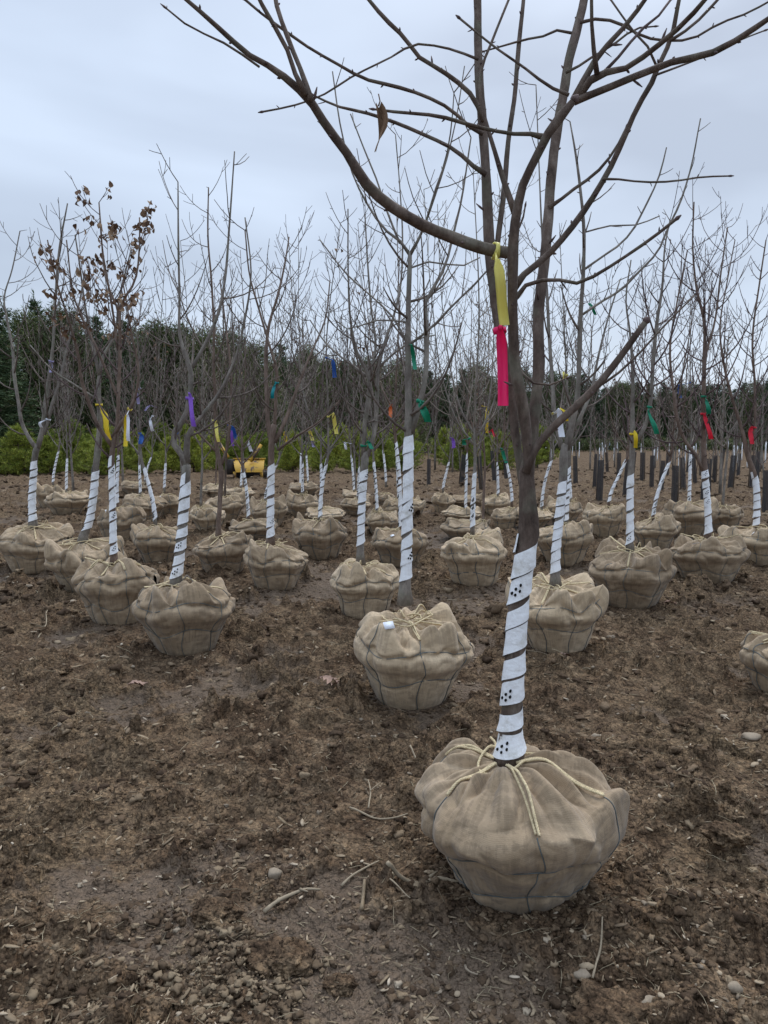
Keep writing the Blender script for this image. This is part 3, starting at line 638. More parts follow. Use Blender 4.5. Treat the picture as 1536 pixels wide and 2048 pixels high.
# ------------------------------------------------------------------ the balled trees
TREES = {}
def ball_place(xc, wd, yb, ytop):
    f = gp(xc, yb); Yc = f[1]
    for _ in range(6): Rr = wd/2*Yc/F; Yc = f[1]+.64*Rr
    Rr = wd/2*Yc/F*.965; cx = (xc-768)/F*Yc; z = float(H0(cx, Yc))-.020
    Hh = at(xc, ytop, Yc)[2]-z
    return np.array([cx, Yc, z]), Rr, float(np.clip(Hh, Rr*.75, Rr*1.45))
def balled_tree(key, label, xc, wd, yb, stems, wrap=None, w=None, bark=0, twig=0, detail=0, top=None, leaves=0, tagged=False, seed=None, par=None, sides=6.0, slen=(.35, .95), group='balled trees standing in the nursery yard', holes=True, hide=False):
    g = np.random.RandomState(seed if seed is not None else (sum(map(ord, key))*7+len(key)*31) % 9973)
    bx, by = stems[0][0][:2]
    c, Rr, Hh = ball_place(xc, wd, yb, by+ (4 if detail < 2 else 10)*wd/200)
    Yc = c[1]; root = empty('balled_tree', c); O = root.location; d = Yc
    tag(root, label, 'tree', group)
    P = dict(PAR); P['minr'] = .0019+.00013*d; 
    if par: P.update(par)
    trunk = MB(); br = MB(); tips = []
    m2 = None; data = []
    for si, st in enumerate(stems):
        o = {}
        if isinstance(st[-1], dict): o = st[-1]; st = st[:-1]
        px = np.array([s_[:2] for s_ in st], float)
        n = len(px); ww = np.array([s_[2] if len(s_) > 2 else np.nan for s_ in st], float)
        if np.isnan(ww[0]): ww[0] = w[0] if (si == 0 and w) else 10.
        if np.isnan(ww[-1]): ww[-1] = w[1] if (si == 0 and w) else 2.5
        ln = np.concatenate([[0], np.cumsum(np.linalg.norm(np.diff(px, axis=0), axis=1))]); ok = ~np.isnan(ww); ww = np.interp(ln, ln[ok], ww[ok])
        y0 = o.get('y0', 0.0); dy = o.get('dy', 0.0 if si == 0 else g.uniform(-.55, .55))
        tt = ln/ln[-1]; Yp = Yc+y0+dy*tt**1.2*(ln[-1]/F*Yc)**.8*(.6 if si else .1)
        if si == 0 and 'dy' not in o: Yp = Yc+0*tt
        P3 = np.array([at(a, b_, yy) for (a, b_), yy in zip(px, Yp)])
        r3 = np.maximum(ww/2*Yp/F*(1 if key == 'T1' else .8), P['minr'])
        if si == 0:
            P3 = np.vstack([P3[0]-[0, 0, .05], P3]); r3 = np.concatenate([[r3[0]*1.25], r3])
            r3[1] *= 1.05
        Q, rad, t = resample(P3, r3, .05 if detail == 3 else .09)
        if o.get('thin'): tgt = br
        else: tgt = trunk
        k = {3: 20, 2: 12, 1: 8, 0: 7}[detail] if rad[0] > .008 else 6
        if detail >= 1 and rad[0] > .006: rad = rad*(1+.05*noise3(t*9, si*3.3+g.rand()*9, 0))
        if si == 0 and detail >= 2: rad = rad*(1+.30*np.exp(-(t/.09)**2))
        tgt.tube(Q, rad, k, lump=.16 if detail >= 2 else 0, seed=si)
        if detail == 3:   # buds and spurs
            s_ = .15
            if si == 0: s_ = 2.0
            az = 0
            while s_ < t[-1]:
                i = int(np.clip(np.searchsorted(t, s_), 1, len(t)-1)); T = unit(Q[i]-Q[i-1]); az += 2.4; A = unit(np.cross(T, [.2, .3, 1.])); B = np.cross(T, A)
                sd = unit(A*math.cos(az)+B*math.sin(az)+T*.75); l_ = g.uniform(.006, .014)+(.025 if g.rand() < .12 else 0); r_ = min(rad[i]*.5, .0040)
                p0 = Q[i]+sd*rad[i]*.6; br.tube([p0, p0+sd*(rad[i]*.4+l_*.5), p0+sd*(rad[i]*.4+l_)], [r_*.8, r_, r_*.35], 6); s_ += g.uniform(.05, .12)
            e_ = unit(Q[-1]-Q[-2]); br.tube([Q[-1], Q[-1]+e_*.008, Q[-1]+e_*.02], [rad[-1]*1.0, rad[-1]*1.45, rad[-1]*.4], 6)
        data.append((Q, rad, t))
        if si == 0: m2 = (Q, rad, t)
        # side branches
        ns = o.get('sides', sides)
        hfl = o.get('from', 1.35)
        s_ = 0.0; az = g.rand()*6.28
        if si == 0:
            s_ = float(np.interp(hfl, Q[:, 2]-c[2], t)) if Q[-1, 2]-c[2] > hfl else t[-1]+1
        else: s_ = .15
        while ns > 0 and s_ < t[-1]:
            i = int(np.clip(np.searchsorted(t, s_), 1, len(t)-1)); f_ = s_/t[-1]; T = unit(Q[i]-Q[i-1]); az += 2.4+g.uniform(-.6, .6)
            A = unit(np.cross(T, [.2, .3, 1.])); B = np.cross(T, A); sp = g.uniform(.8, 1.45)
            l_ = g.uniform(*slen)*(1-.45*f_)*o.get('ls', 1.0); r_ = float(np.clip(rad[i]*.55, P['minr']*1.3, .0095))
            if g.rand() < .25: l_ *= .15
            grow(br, g, Q[i], unit(T*math.cos(sp)+(A*math.cos(az)+B*math.sin(az))*math.sin(sp)), l_, r_, 0 if l_ > .2 else 1, P)
            s_ += (1/ns)*g.uniform(.5, 1.5)
    to = trunk.build('trunk', BARKS[bark], root, origin=O)
    if br.n: br.build('branches', TWIGS[twig], root, origin=O)
    Q, rad, t = m2
    topxy = (Q[1, 0]-c[0], Q[1, 1]-c[1])
    if wrap:
        zs = [at(768, y_, Yc)[2] for y_ in wrap]; s0, s1 = [float(np.interp(z_, Q[:, 2], t)) for z_ in sorted(zs)]
        wrap_trunk(root, O, Q, rad, t, s0, s1, g.uniform(.075, .11) if detail < 3 else .0905, detail, g, holes)
    tr = float(rad[0])
    build_ball(root, (sum(map(ord, key))*13+int(xc)) % 9901, c, Rr, Hh, topxy, tr, detail, tagged)
    if leaves:
        pts = []
        allv = np.concatenate(br.v); zc = allv[:, 2]
        hi = allv[zc > np.quantile(zc, .35)]
        for q in hi[g.randint(0, len(hi), max(1, leaves//3))]:
            for _ in range(3): pts.append(q+g.normal(size=3)*.022)
        dead_leaves(pts, g, .042).build('dead_leaves', DEAD, root, origin=O, smooth=False)
    TREES[key] = (root, c, data)
    return root

# --- nearest tree, every limb traced
T1 = [
 [(1020, 1500, 43), (1027, 1350, 40), (1038, 1200, 38), (1052, 1097, 38), (1057, 1060, 40), (1057, 1030, 37), (1055, 980, 33), (1052, 945, 28), (1050, 915, 10), dict(sides=0, dy=0)],
 [(1054, 985, 20), (1057, 945, 22), (1056, 909, 22), (1051, 846, 22), (1043, 799, 24), (1033, 752, 22), (1027.5, 690, 21), (1025, 627, 19), (1025, 565, 20), (1026, 502, 21), (1031, 440, 18), (1050, 360, 16), (1075, 310, 16), (1092, 275, 17), (1120, 235, 18), (1146, 203, 13), dict(sides=0, dy=-.35)],
 [(1148, 200, 15.2), (1200, 107, 9.9), (1243, 60, 9.1), (1290, 0, 8.4), (1330, -60, 6.8), dict(sides=0, y0=-.16, dy=-.3)],
 [(1148, 203, 15.2), (1205, 180, 12.2), (1286, 147, 12.9), (1358, 120, 12.2), (1410, 111, 12.2), (1478, 77, 11.4), (1536, 38, 9.9), (1600, -5, 6.8), dict(sides=0, y0=-.16, dy=-.6)],
 [(1155, 195, 15.2), (1190, 152, 14.4), (1247, 139, 10.6), (1307, 98, 9.9), (1363, 51, 9.9), (1410, 0, 8.4), (1450, -50, 6.1), dict(sides=0, y0=-.16, dy=-.7)],
 [(1194, 148, 10.6), (1185, 77, 6.8), (1183, 0, 6.1), (1182, -60, 4.6), dict(sides=0, y0=-.2, dy=-.4)],
 [(1209, 143, 6.8), (1251, 98, 5.3), (1277, 64, 5.3), (1311, 38, 4.6), (1341, 0, 4.6), dict(sides=0, y0=-.2, dy=.1, thin=1)],
 [(1094, 276, 13.7), (1080, 271, 9.1), (1021, 267, 6.8), (957, 254, 6.8), (880, 233, 6.8), (783, 223, 5.3), (751, 219, 3.8), dict(sides=0, y0=-.13, dy=-.4)],
 [(1138, 190, 7.6), (1106, 177, 6.8), (1051, 137, 5.3), (987, 92, 4.6), (921, 38, 4.6), dict(sides=0, y0=-.15, dy=.2)],
 [(1022, 506, 22.8), (984, 501, 22.8), (915, 479, 21.3), (847, 451, 21.3), (779, 410, 21.3), (738, 374, 20.5), (692, 305, 17.5), (655, 255, 16.7), (619, 200, 15.2), (592, 173, 13.7), (537, 132, 10.6), (496, 109, 9.9), (450, 68, 9.1), (405, 27, 9.1), (373, 0, 7.6), (330, -40, 6.1), dict(sides=0, y0=-.08, dy=-.5)],
 [(612, 190, 12.2), (596, 164, 9.1), (583, 118, 8.4), (555, 64, 8.4), (519, 0, 7.6), (500, -40, 6.1), dict(sides=0, y0=-.33, dy=-.3)],
 [(622, 200, 12.2), (604, 146, 9.1), (578, 82, 9.1), (551, 0, 8.4), (545, -50, 6.1), dict(sides=0, y0=-.33, dy=.3)],
 [(519, 134, 4.6), (450, 87, 4.6), (409, 68, 3.8), (368, 46, 3.8), (334, 18, 3.0), dict(sides=0, y0=-.42, dy=-.1)],
 [(1050, 985, 18), (1044, 955, 18), (1037, 909, 16), (1028, 846, 17), (1022, 780, 17), (1013, 720, 17), (999, 659, 17), (987, 580, 19), (980, 518, 20), (976, 440, 20), (972, 350, 18), (965, 250, 17), (958, 150, 16), (955, 0, 14), (953, -60, 12), dict(sides=0, y0=.03, dy=.25)],
 [(972, 349, 10.6), (960, 342, 8.4), (911, 301, 7.6), (847, 269, 6.8), (783, 242, 6.8), (733, 226, 6.1), (674, 212, 4.6), (628, 191, 3.8), dict(sides=0, y0=.12, dy=.3)],
 [(968, 242, 10.6), (947, 196, 9.1), (883, 141, 8.4), (838, 114, 7.6), (810, 77, 7.6), (765, 32, 7.6), (738, 0, 6.8), (700, -50, 5.3), dict(sides=0, y0=.15, dy=.1)],
 [(957, 119, 6.1), (940, 112, 5.3), (879, 93, 4.6), (829, 89, 4.6), (783, 114, 3.8), (710, 150, 3.8), (637, 194, 3.8), (583, 212, 3.8), (528, 223, 3.8), dict(sides=0, y0=.18, dy=-.3)],
 [(966, 268, 9.1), (956, 264, 6.8), (897, 216, 6.1), (842, 189, 6.1), (792, 173, 6.8), (728, 157, 6.1), (678, 130, 5.3), (619, 96, 5.3), (573, 64, 5.3), (523, 27, 4.6), (491, 0, 4.6), dict(sides=0, y0=.14, dy=-.5)],
 [(998, 610, 12.2), (990, 540, 10.6), (995, 487, 10.6), (1008, 384, 9.9), (1017, 278, 9.1), (1029, 192, 8.4), (1038, 85, 8.4), (1047, 0, 6.8), (1050, -50, 6.1), dict(sides=0, y0=.12, dy=.3)],
 [(1031, 428, 13.7), (1008, 363, 9.9), (987, 295, 8.4), (972, 245, 6.8), (961, 200, 6.1), (962, 141, 5.3), (983, 85, 4.6), (1017, 0, 4.6), dict(sides=0, y0=-.07, dy=.2)],
 [(1056, 985, 18), (1061, 930, 19), (1066, 877, 20), (1070, 815, 22), (1077, 752, 23), (1077, 690, 22), (1077, 627, 20), (1084, 565, 20), (1091, 502, 19), (1096, 440, 19), (1106, 320, 18), (1113, 265, 18), (1128, 184, 18), (1136, 128, 17), (1153, 64, 16), (1168, 0, 15), (1180, -60, 12), dict(sides=0, y0=.06, dy=.35)],
 [(1132, 145, 6.1), (1149, 137, 5.3), (1183, 115, 4.6), (1222, 92, 4.6), (1277, 56, 3.8), (1307, 53, 3.0), dict(sides=0, y0=.25, dy=.1)],
 [(1160, 45, 7.6), (1175, 40, 6.8), (1205, 38, 6.1), (1243, 49, 6.1), (1286, 73, 5.3), (1328, 81, 5.3), (1384, 77, 4.6), (1439, 47, 4.6), (1495, 26, 3.8), (1536, 4, 3.8), (1580, -20, 3.0), dict(sides=0, y0=.28, dy=-.2)],
 [(1143, 66, 6.1), (1119, 60, 5.3), (1085, 73, 4.6), (1051, 79, 4.6), (1012, 90, 3.8), (970, 102, 3.0), dict(sides=0, y0=.27, dy=-.1)],
 [(1098, 415, 9.1), (1106, 410, 6.8), (1145, 380, 6.1), (1196, 342, 6.1), (1230, 299, 4.6), (1252, 256, 3.8), dict(sides=0, y0=.2, dy=-.2)],
 [(1028, 575, 16.7), (1038, 560, 12.9), (1093, 512, 12.2), (1145, 453, 12.2), (1187, 393, 11.4), (1222, 333, 11.4), (1247, 278, 10.6), (1273, 218, 9.9), (1307, 158, 9.9), (1320, 124, 8.4), (1341, 81, 8.4), (1354, 21, 7.6), (1362, -20, 6.8), dict(sides=0, y0=-.03, dy=-.15)],
 [(1341, 81, 6.1), (1380, 55, 5.3), (1435, 0, 5.3), (1470, -40, 4.6), dict(sides=0, y0=-.12, dy=0)],
 [(1312, 150, 4.6), (1371, 128, 3.8), (1435, 102, 3.8), (1478, 81, 3.0), (1527, 62, 3.0), dict(sides=0, y0=-.12, dy=.1)],
 [(1312, 130, 5.3), (1290, 85, 4.6), (1264, 60, 4.6), (1243, 30, 3.8), (1222, 0, 3.8), dict(sides=0, y0=-.12, dy=.1)],
 [(1205, 358, 5.3), (1243, 359, 3.8), (1273, 363, 3.8), (1341, 363, 3.8), (1405, 354, 3.8), (1456, 352, 3.0), dict(sides=0, y0=-.08, dy=.1)],
 [(1030, 598, 10.6), (1045, 575, 8.4), (1068, 564, 7.6), (1110, 559, 6.8), (1157, 566, 6.8), (1205, 542, 6.8), (1264, 504, 6.1), (1307, 474, 6.1), (1350, 440, 6.1), dict(sides=0, y0=-.03, dy=-.5)],
 [(1052, 945, 18.2), (1066, 905, 15.2), (1110, 850, 15.2), (1150, 815, 15.2), (1200, 765, 14.4), (1240, 715, 12.9), (1268, 675, 12.9), (1290, 645, 11.4), dict(sides=0, y0=-.02, dy=-.2)],
 [(1185, 780, 6.1), (1225, 755, 5.3), (1270, 715, 4.6), (1330, 650, 3.8), (1390, 590, 3.0), dict(sides=0, y0=-.05, dy=.2)],
 [(1043, 745, 6.1), (1060, 762, 4.6), (1085, 772, 3.8), (1120, 762, 3.0), (1132, 757, 3.0), dict(sides=0, y0=0, dy=-.3)],
 [(650, 250, 5.3), (735, 275, 3.0), dict(sides=0, y0=-.36, dy=0)][:0] or [(1030, 470, 4.6), (1045, 440, 3.8), (1050, 415, 3.0), dict(sides=0, y0=0, dy=0)],
]
balled_tree('T1', 'largest balled tree nearest the camera, bare forked limbs reaching past the top', 1048, 418, 1835, T1, wrap=(1500, 1100), bark=2, twig=1, detail=3, seed=11, sides=0)

def auto(bx, by, wx, wy, H=4.0, n=3, sprd=.5, g=None, w0=.05, lean=0, yc=None):
    """leaders for a tree whose base, wrap top and height are known: returned as traced stems"""
    d = yc; k = F/d
    fx, fy = wx+(wx-bx)*.2, wy-k*.06*(1+g.rand()); ztop = 875-(H-HC)*k
    st = [[(bx, by, w0*k), (wx, wy, w0*k*.85), (fx, fy, w0*k*.85), (fx+lean*.3*k*.4, fy-.35*k, w0*k*.6), (fx+lean*k*.5+g.uniform(-.1, .1)*k, (fy+ztop)/2, w0*k*.38), (fx+lean*k+g.uniform(-.15, .15)*k, ztop, .009*k)]]
    for i in range(n):
        s_ = (-1 if i % 2 else 1)*g.uniform(.45, 1.1)*sprd*k; y0 = fy-g.uniform(0, .35)*k; te = ztop+g.uniform(.05, .55)*k
        t0 = np.clip((fy-y0)/max(fy-ztop, 1), 0, 1); x0 = fx
        st.append([(x0, y0, w0*k*.55), (x0+s_*.42, y0-.22*k, w0*k*.42), (x0+s_*.8, y0-.62*k, w0*k*.34), (x0+s_*g.uniform(.9, 1.25), (y0*.45+te*.55), w0*k*.22), (x0+s_*g.uniform(.85, 1.5), te, .008*k)])
    return st

balled_tree('B', 'straight balled tree left of the nearest one, bunched emerald ribbon in its fork', 825, 240, 1422, [
 [(810, 1192, 27), (812, 1150, 25), (814, 1050, 24), (816, 960, 23), (817, 885, 22), (817, 800, 17), (816, 663, 14), (820, 504, 10), dict(dy=0, ls=1.2)],
 [(822, 866, 16), (837, 815, 14), (850, 758, 13), (853, 663, 12), (853, 599, 9), (878, 558, 7), (894, 520, 6), (907, 466, 6), (919, 418, 5), (942, 275, 3)],
 [(820, 510, 9), (811, 494, 7), (767, 456, 6), (735, 409, 5), (708, 355, 4), (683, 262, 3.5), (665, 143, 3), dict(sides=4, ls=.5)],
 [(800, 487, 6), (776, 428, 5), (754, 361, 4), (729, 300, 3.5), (701, 228, 3), dict(sides=4, ls=.5)],
 [(820, 510, 9), (827, 498, 7), (846, 460, 6), (869, 386, 5), (891, 320, 4), (903, 250, 3), (908, 185, 2.5), dict(sides=6, ls=.5)],
 [(846, 460, 6), (875, 377, 4), (893, 320, 4), (910, 250, 3), (929, 132, 2.5), dict(sides=4, ls=.4)],
 [(818, 690, 7), (862, 656, 6), (910, 606, 5), (951, 567, 5), (976, 539, 4), dict(sides=5, ls=.5)],
 [(821, 536, 5), (862, 523, 4), (890, 528, 4), (916, 533, 4), (960, 515, 3), dict(sides=4, ls=.4)],
 [(816, 645, 5), (767, 640, 4), (735, 644, 4), (703, 660, 3), (670, 640, 3), dict(sides=5, ls=.4)],
 [(815, 690, 6), (790, 640, 5), (740, 590, 4), (700, 555, 4), (640, 480, 3), dict(sides=5, ls=.5)],
 ], wrap=(1163, 893), bark=0, twig=0, detail=2, tagged=True, seed=22, sides=5, slen=(.3, .8))
balled_tree('C', 'front row balled tree with crossed forked stems and a long purple ribbon', 365, 205, 1316, [
 [(352, 1164, 24), (358, 1120, 23), (366, 1040, 23), (370, 980, 23), (373, 930, 22), dict(sides=0)],
 [(373, 935, 20), (362, 905, 16), (346, 885, 15), (349, 865, 14), (370, 835, 14), (380, 790, 14), (382, 745, 13), (361, 681, 8), (359, 593, 6), (357, 505, 5), (356, 364, 3), dict(sides=5, dy=-.1)],
 [(381, 742, 10), (417, 675, 8), (438, 622, 8), (451, 549, 6), (458, 461, 5), (469, 303, 3), dict(sides=4, dy=.1)],
 [(374, 925, 17), (379, 862, 15), (393, 845, 11), (417, 816, 10), (441, 783, 9), (458, 748, 8), (476, 701, 7), (487, 651, 6), (502, 549, 4), (490, 435, 3), dict(sides=5)],
 [(392, 1180, 3), (375, 1150, 4), (362, 1165, 4), dict(sides=0, dy=-.1)],
 ], wrap=(1156, 968), bark=0, twig=0, detail=2, seed=23, slen=(.35, .9))
balled_tree('D', 'front row balled tree topped with many curled brown dead leaves', 229, 167, 1252, [
 [(228, 1122, 15), (225, 1000, 14), (225, 900, 13), (234, 853, 10), (237, 775, 9), (240, 697, 8), (235, 618, 5), (216, 571, 4), (200, 430, 3), dict(dy=0)],
 [(240, 660, 7), (241, 612, 6), (268, 566, 5), (279, 489, 4), (279, 435, 3)],
 [(224, 892, 11), (195, 850, 9), (176, 801, 8), (164, 765, 8), (156, 707, 6), (137, 639, 5), (112, 560, 4), (95, 480, 3)],
 [(225, 875, 10), (244, 844, 9), (270, 795, 7), (277, 756, 6), (262, 660, 4), (245, 560, 3)],
 [(236, 700, 6), (222, 600, 5), (205, 500, 4), (198, 405, 3)],
 [(238, 800, 7), (190, 690, 5), (150, 600, 4), (133, 480, 3)],
 ], wrap=(1110, 930), bark=1, twig=1, detail=2, leaves=360, seed=24, slen=(.25, .7), par=dict(up=1.4, spread=.45))
balled_tree('E', 'balled tree with a strongly curved wrapped trunk leaning right and a yellow ribbon, left side', 168, 147, 1188, [
 [(165, 1080, 19), (176, 1052, 18), (186, 1000, 17), (191, 940, 16), (200, 853, 15), (197, 775, 11), (199, 746, 7), (201, 700, 3), dict(sides=0)],
 [(198, 750, 10), (190, 710, 8), (180, 668, 7), (170, 610, 5), (158, 520, 4), (150, 470, 3)],
 [(199, 748, 10), (210, 705, 8), (226, 680, 6), (238, 600, 5), (262, 500, 3)],
 [(196, 800, 6), (150, 770, 5), (110, 745, 4), (60, 690, 3)],
 ], wrap=(1061, 945), bark=0, twig=0, detail=2, tagged=True, seed=25, slen=(.4, 1.0), holes=True)
balled_tree('F', 'balled tree at the far left with a wide U shaped fork of grey stems', 64, 138, 1148, [
 [(66, 1050, 17), (64, 1000, 16), (67, 951, 15), (72, 902, 15), (76, 889, 14), dict(sides=0)],
 [(72, 896, 11), (58, 876, 10), (45, 850, 9), (37, 805, 8), (29, 756, 8), (25, 697, 7), (14, 639, 5), (8, 600, 4), (24, 540, 3), (40, 462, 2.5)],
 [(76, 896, 13), (84, 865, 12), (90, 814, 11), (98, 756, 9), (107, 678, 7), (110, 612, 6), (120, 489, 5), (135, 407, 3)],
 [(88, 870, 9), (103, 814, 9), (121, 756, 8), (134, 697, 6), (160, 600, 4), (170, 540, 3)],
 ], wrap=(1044, 935), bark=0, twig=0, detail=2, seed=26, slen=(.4, 1.0))
balled_tree('G', 'balled tree with wide black bands across its white wrap and a teal ribbon', 549, 129, 1182, [
 [(541, 1085, 17), (541, 1020, 16), (542, 960, 16), (543, 891, 16), (548, 850, 15), dict(sides=0)],
 [(544, 890, 13), (536, 850, 11), (534, 800, 11), (532, 710, 9), (538, 650, 7), (555, 593, 6), (571, 520, 4), (578, 474, 3)],
 [(549, 885, 12), (562, 860, 10), (581, 813, 9), (599, 763, 7), (625, 700, 5), (650, 640, 4), (660, 560, 3)],
 [(549, 860, 9), (551, 800, 8), (553, 739, 7), (540, 695, 6), (514, 605, 5), (502, 564, 4), (490, 461, 3)],
 [(556, 900, 8), (575, 885, 7), (600, 868, 5), (640, 842, 4), (680, 800, 3)],
 ], wrap=(1076, 942), bark=1, twig=0, detail=2, seed=27, slen=(.4, 1.0))
balled_tree('H', 'balled tree with a wide two stemmed vase fork standing between the middle front trees', 729, 143, 1238, [
 [(721, 1118, 17), (722, 1060, 16), (724, 1000, 17), (727, 950, 19), (731, 905, 19), dict(sides=0)],
 [(727, 912, 13), (729, 853, 12), (737, 800, 11), (738, 755, 10), (716, 710, 7), (700, 631, 5), (697, 567, 4), (696, 418, 3)],
 [(738, 760, 9), (751, 701, 6), (742, 615, 5), (735, 520, 4), (730, 431, 3)],
 [(735, 912, 13), (748, 869, 12), (754, 800, 10), (756, 740, 10), (768, 690, 8), (785, 640, 6), (799, 583, 5), (805, 472, 4), (800, 380, 3), (791, 269, 2.5)],
 [(757, 735, 7), (790, 705, 5), (830, 680, 4), (870, 670, 3)],
 [(733, 752, 7), (715, 738, 6), (690, 720, 5), (655, 690, 4), (620, 640, 3)],
 ], wrap=(1090, 950), bark=0, twig=0, detail=2, seed=28, slen=(.35, .9))
balled_tree('I', 'balled tree right behind the nearest tree, its upper trunk speckled and wrap loosely unwinding', 1124, 188, 1312, [
 [(1111, 1163, 22), (1111, 1120, 20), (1120, 1020, 20), (1126, 960, 21), (1128, 905, 22), (1130, 890, 20), dict(sides=0)],
 [(1126, 900, 13), (1114, 860, 10), (1105, 761, 9), (1098, 666, 8), (1094, 587, 7), (1085, 480, 5), (1078, 330, 3), (1072, 170, 2.5), dict(dy=.3)],
 [(1132, 900, 17), (1144, 850, 15), (1155, 790, 13), (1158, 730, 12), (1161, 635, 11), (1167, 540, 9), (1167, 445, 8), (1161, 382, 7), (1150, 299, 5), (1140, 243, 3), dict(dy=-.1, sides=7, ls=.6)],
 [(1164, 630, 6), (1208, 600, 6), (1240, 581, 6), (1278, 543, 5.5), (1316, 502, 5), (1335, 458, 5), (1357, 413, 5), (1378, 350, 4), (1401, 237, 3), dict(dy=0, sides=3, ls=.3)],
 [(1167, 540, 6), (1208, 511, 5), (1243, 486, 5), (1265, 461, 5), (1287, 420, 4.5), (1319, 350, 4), (1333, 295, 3), dict(dy=-.1, sides=3, ls=.3)],
 [(1168, 465, 4), (1224, 451, 4), (1271, 450, 3.5), (1319, 432, 3), dict(dy=.2, sides=4, ls=.2)],
 [(1148, 860, 9), (1180, 790, 8), (1195, 720, 6), (1215, 640, 4), (1240, 560, 3)],
 ], wrap=(1145, 983), bark=0, twig=0, detail=2, seed=29, sides=5, slen=(.3, .75))
balled_tree('J', 'slender balled tree with a green mossy trunk and one big limb swept right', 1267, 162, 1220, [
 [(1260, 1094, 15), (1260, 1000, 15), (1261, 950, 15), (1265, 897, 14), (1265, 825, 10), (1265, 730, 8), (1260, 666, 6), (1252, 603, 4), (1262, 520, 3), dict(dy=0)],
 [(1267, 888, 11), (1287, 860, 10), (1300, 809, 9), (1306, 730, 9), (1313, 651, 8), (1325, 571, 6), (1330, 492, 4), (1340, 440, 3)],
 ], wrap=(1088, 958), bark=0, twig=1, detail=2, seed=30, sides=8, slen=(.3, .9))
balled_tree('K', 'balled tree with dense twiggy crown and a red ribbon under a green one', 1424, 149, 1170, [
 [(1417, 1072, 15), (1415, 1010, 14), (1410, 950, 15), (1407, 872, 11), (1408, 730, 9), (1407, 635, 7), (1395, 587, 6), (1386, 508, 4), (1388, 404, 3), dict(dy=0)],
 [(1404, 940, 9), (1395, 915, 9), (1372, 885, 8), (1356, 845, 8), (1348, 790, 7), (1340, 700, 5), (1355, 600, 4), (1375, 500, 3)],
 [(1408, 720, 7), (1430, 640, 5), (1440, 560, 4), (1455, 455, 3)],
 ], wrap=(1068, 945), bark=1, twig=1, detail=2, tagged=True, seed=31, sides=10, slen=(.4, 1.1))
balled_tree('M', 'balled tree at the right edge, dark kinked trunk carrying a red ribbon', 1520, 135, 1134, [
 [(1512, 1055, 13), (1514, 1000, 14), (1510, 955, 14), (1497, 916, 13), (1483, 856, 9), (1465, 799, 7), (1450, 740, 6), (1440, 660, 4), (1455, 560, 3), (1470, 480, 2.5), dict(dy=0)],
 [(1496, 915, 8), (1508, 860, 7), (1510, 780, 6), (1505, 680, 5), (1520, 560, 4), (1532, 480, 3)],
 ], wrap=(1050, 955), bark=1, twig=1, detail=1, tagged=True, seed=32, sides=9, slen=(.4, 1.1))
balled_tree('N', 'balled tree with a brown trunk and no white wrap, left of the middle', 441, 122, 1151, [
 [(437, 1070, 12), (440, 1000, 11), (441, 932, 13), (435, 905, 11), (430, 864, 8), (430, 782, 8), (427, 730, 7), (428, 681, 6), (423, 564, 5), (416, 476, 4), (417, 375, 3), dict(dy=0)],
 [(443, 930, 8), (455, 891, 7), (460, 837, 6), (462, 750, 5), (450, 640, 4), (440, 560, 3)],
 [(434, 905, 6), (410, 880, 5), (380, 850, 4), (340, 800, 3)],
 ], bark=1, twig=0, detail=2, seed=33, slen=(.4, 1.0), sides=7)
balled_tree('L', 'root ball cut off by the right edge of the picture in the front', 1580, 154, 1392, [
 [(1575, 1262, 20), (1575, 1150, 19), (1580, 1000, 18), (1585, 880, 16), (1590, 700, 12), (1600, 500, 8), (1610, 300, 4), dict(dy=0)],
 [(1586, 860, 10), (1640, 760, 8), (1680, 600, 5), (1690, 400, 3)],
 ], wrap=(1250, 1000), detail=2, seed=34, sides=3, slen=(.2, .4))
